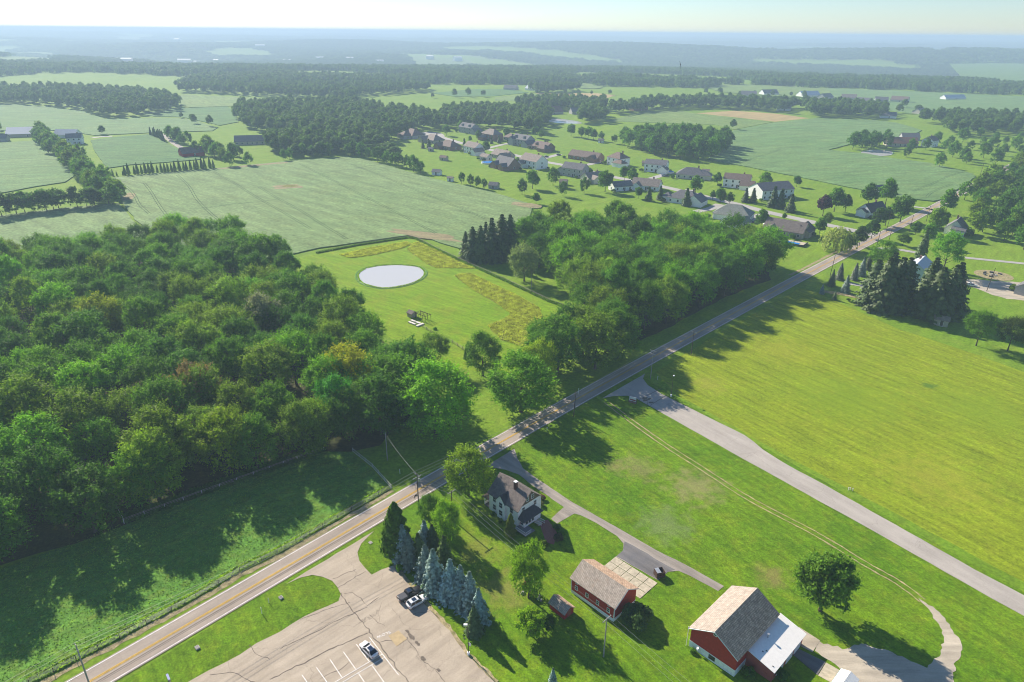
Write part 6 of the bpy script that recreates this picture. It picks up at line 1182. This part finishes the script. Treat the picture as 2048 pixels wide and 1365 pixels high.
# ------------------------------------------------------------------ fences
def fence(name, label, pts, spacing, hgt, rails, post='fencewood', rail='fencewood', pr=.09, mesh=False, rr=.05):
    o = thing(name, label, 'fence', (pts[0].x, pts[0].y, 0)); base = pts[0]; R = random.Random(len(label))
    posts = []
    for a, b in zip(pts, pts[1:]):
        k = max(1, round((b - a).length / spacing)); posts += [a.lerp(b, j / k) for j in range(k)]
    posts.append(pts[-1]); pm = None
    for p in posts:
        if pm is None: q = MB().tube((0, 0, -.2), (0, 0, hgt), pr, pr * .9, 6).build('post', MT[post], o); pm = q.data
        else: q = objm('post', pm, o)
        q.location = (p.x - base.x, p.y - base.y, R.uniform(-.05, .05)); q.rotation_euler = (R.uniform(-.03, .03), R.uniform(-.03, .03), 0)
    for a, b in zip(posts, posts[1:]):
        A, B = Vector((a.x - base.x, a.y - base.y, 0)), Vector((b.x - base.x, b.y - base.y, 0)); off = Vector((-(B - A).y, (B - A).x, 0)).normalized() * (pr + .02)
        if mesh:
            m = MB()
            for k in range(8): z = Vector((0, 0, .1 + (hgt - .15) * k / 7)); m.tube(A + z + off, B + z + off, .012, n=3, cap=False)
            n = int((B - A).length / .35)
            for k in range(n + 1): c_ = A.lerp(B, k / n) + off; m.tube(c_ + Vector((0, 0, .1)), c_ + Vector((0, 0, hgt)), .010, n=3, cap=False)
            m.build('wire_mesh', MT['wire'], o)
        for z in rails: MB().tube(A + Vector((0, 0, z + R.uniform(-.04, .04))) + off, B + Vector((0, 0, z + R.uniform(-.04, .04))) + off, rr, n=5).build('rail', MT[rail], o)
    return o
fence('rail_fence', 'weathered wooden rail fence along the foot of the big wood', GL([(248, 1047), (330, 1017), (440, 977), (540, 941), (648, 902)]), 4.6, 1.45, (.55, 1.0, 1.35), 'fencepale', 'fencewood')
fence('gate_fence', 'pale end rail at the corner of the wooden fence', GL([(232, 1018), (249, 1048)]), 5, 1.5, (1.35,), 'fencepale', 'fencepale')
fence('wire_fence', 'long wire mesh fence between the pasture and the road', GL([(-80, 1440), (60, 1370), (240, 1278), (393, 1197), (480, 1144), (565, 1103), (646, 1056), (783, 977)]), 4.5, 1.35, (), 'polewood', 'wire', .07, True)
fence('wire_fence', 'short pale wire fence from the road corner up to the wood', GL([(783, 977), (745, 935), (706, 904)]), 4.2, 1.4, (1.3, .3), 'fencepale', 'fencepale', .09, True)
fence('clearing_fence', 'dark post and rail fence round the far side of the pond clearing', GL([(632, 507), (717, 491), (817, 476), (834, 479), (870, 498), (937, 529), (1004, 559), (1098, 603), (1140, 619)]), 5, 1.4, (.5, .95, 1.3), 'fencewood', 'fencewood', .1)
fence('clearing_fence', 'dark rail fence below the garden structure beside the wood', GL([(845, 655), (870, 671), (905, 687), (935, 706)]), 3.6, 1.4, (.4, .8, 1.25), 'fencewood', 'fencewood', .1)
# ------------------------------------------------------------------ garden structure, beds, bird
c = G(838, 640); o = thing('garden_structure', 'small roofed coop with dark timber pergola and raised beds beside the wood', 'garden structure', (c.x, c.y, 0), rad(-40))
wall_block(o, -6.5, -3.5, -1, 2, 0, 2.0, .9, 'x', MT['tanwall'], 'coop'); roof_gable(o, -6.5, -3.5, -1, 2, 2.0, .9, 'x', MT['shingle'], .3)
for x in (-2.2, 0, 2.2, 4.4):
    for y in (0, 3): MB().tube((x, y, 0), (x, y, 2.6), .09).build('post', MT['polewood'], o)
for y in (0, 3): MB().box((1.1, y, 2.65), (7.2, .12, .18)).build('beam', MT['polewood'], o)
for k in range(7): MB().box((-2.2 + k * 1.1, 1.5, 2.8), (.1, 3.8, .12)).build('rafter', MT['polewood'], o)
for x, y, a, b in ((-.5, -3, 2.6, 1.1), (2.6, -3, 2.6, 1.1), (1, -5, 4, 1.1), (5, -4, 1.2, 4)): MB().box((x, y, .25), (a, b, .5)).build('raised_bed', MT['fencepale'], o)
SHR = [((1113, 1060), 1.7, G_DEEP, 'dark shrub at the edge of the brick patio'), ((1117, 1082), 1.9, (.09, .10, .04), 'olive round shrub at the end of the brick patio'), ((1122, 1070), 1.2, G_MID, 'small shrub among the flowers by the patio'), ((1088, 1092), 1.6, G_OLIVE, 'shrub beside the yard tree'), ((1084, 1000), 1.4, (.2, .08, .05), 'red leaved shrub on the far side of the farmhouse'), ((1082, 1012), 1.3, (.2, .22, .08), 'pale shrub on the far side of the farmhouse'), ((1066, 1196), 1.5, G_OLIVE, 'shrub in the rockery by the small shed'), ((1052, 1172), 1.2, (.22, .09, .05), 'rust coloured shrub in the rockery'), ((870, 660), 1.2, G_BRIGHT, 'bright shrub in the raised beds'), ((1696, 603), 1.5, G_DEEP, 'clipped dark shrub beside the dirt track'), ((1706, 606), 1.5, G_DEEP, 'second clipped shrub beside the dirt track'), ((1000, 1045), 1.1, G_OLIVE, 'low shrub against the farmhouse wall'), ((985, 1030), 1.0, G_MID, 'small shrub at the farmhouse corner'), ((1495, 1352), 2.0, G_DEEP, 'weedy bush in the corner of the barn and lean-to'), ((1560, 1355), 2.2, G_DEEP, 'weedy bush against the lean-to wall'), ((1385, 1305), 1.0, G_MID, 'weeds at the barn corner'), ((851, 1178), 1.8, G_BRIGHT, 'bright bush at the foot of the spruces'), ((800, 1140), 1.6, G_MID, 'low bush at the corner of the spruce row')]
for px, h_, t, lb in SHR: tree('bush', 'shrub', G(*px), h_, t, lb, cat='shrub', wide=1.1)
R2 = random.Random(8); c = G(1062, 1192)
for k in range(9): q = c + Vector((R2.uniform(-2.2, 2.2), R2.uniform(-2.2, 2.2))); prop(MB().box((q.x, q.y, .18), (R2.uniform(.5, 1.0), R2.uniform(.4, .8), R2.uniform(.3, .6)), R2.random() * 3, .6).build('rock', MT['stone']), 'grey rock in the little rockery by the small shed', 'rock', 'rocks in the rockery')
c = G(1987, 551); o = thing('fire_pit', 'round stone fire pit ringed by dark benches beyond the spruces', 'fire pit', (c.x, c.y, 0)); n = 20
MB().add([(9 * math.cos(6.283 * k / n), 9 * math.sin(6.283 * k / n), .05) for k in range(n)], [tuple(range(n))]).build('gravel_ring', MT['verge'], o)
for k in range(10): MB().box((1.3 * math.cos(.628 * k), 1.3 * math.sin(.628 * k), .25), (.7, .5, .5), .628 * k).build('stone', MT['stone'], o)
for k in range(5): MB().box((4.5 * math.cos(.9 * k + .3), 4.5 * math.sin(.9 * k + .3), .4), (.7, 2.0, .6), .9 * k + .3).build('bench', MT['darkmetal'], o)
d_ = _fw * F_PX + _rt * (1361 - 1024) + _up * (682.5 - 130); bp = Vector((0, 0, CAM_H)) + d_ * (95 / d_.length)
bird = thing('bird', 'dark bird gliding with spread wings in front of the hazy forest', 'bird', bp, rad(70))
bv = []; SP = 7
for i in range(-SP, SP + 1):
    t = i / SP; y = t * .42; z = .06 * abs(t) - .10 * t * t + .20 * t; ch = .13 * (1 - abs(t) ** 1.5) + .02; x = -.10 * abs(t); bv.append(((x + ch * .6, y, z), (x - ch * .5, y, z - .008)))
vs = [v for p in bv for v in p]; fs = [(2 * k, 2 * k + 1, 2 * k + 3, 2 * k + 2) for k in range(2 * SP)]
n0 = len(vs); body_ = [(.22, .012, .0), (.15, .035, .01), (.0, .05, .0), (-.15, .035, 0), (-.28, .05, 0)]
for x, r, z in body_: vs += [(x, r, z), (x, 0, z + r * .7), (x, -r, z), (x, 0, z - r * .7)]
for i in range(4):
    for k in range(4): fs.append((n0 + i * 4 + k, n0 + i * 4 + (k + 1) % 4, n0 + i * 4 + 4 + (k + 1) % 4, n0 + i * 4 + 4 + k))
bb = raw('body', vs, fs, MT['feather'], bird); md = bb.modifiers.new('thickness', 'SOLIDIFY'); md.thickness = .012; bb.rotation_euler = (rad(48), 0, 0)
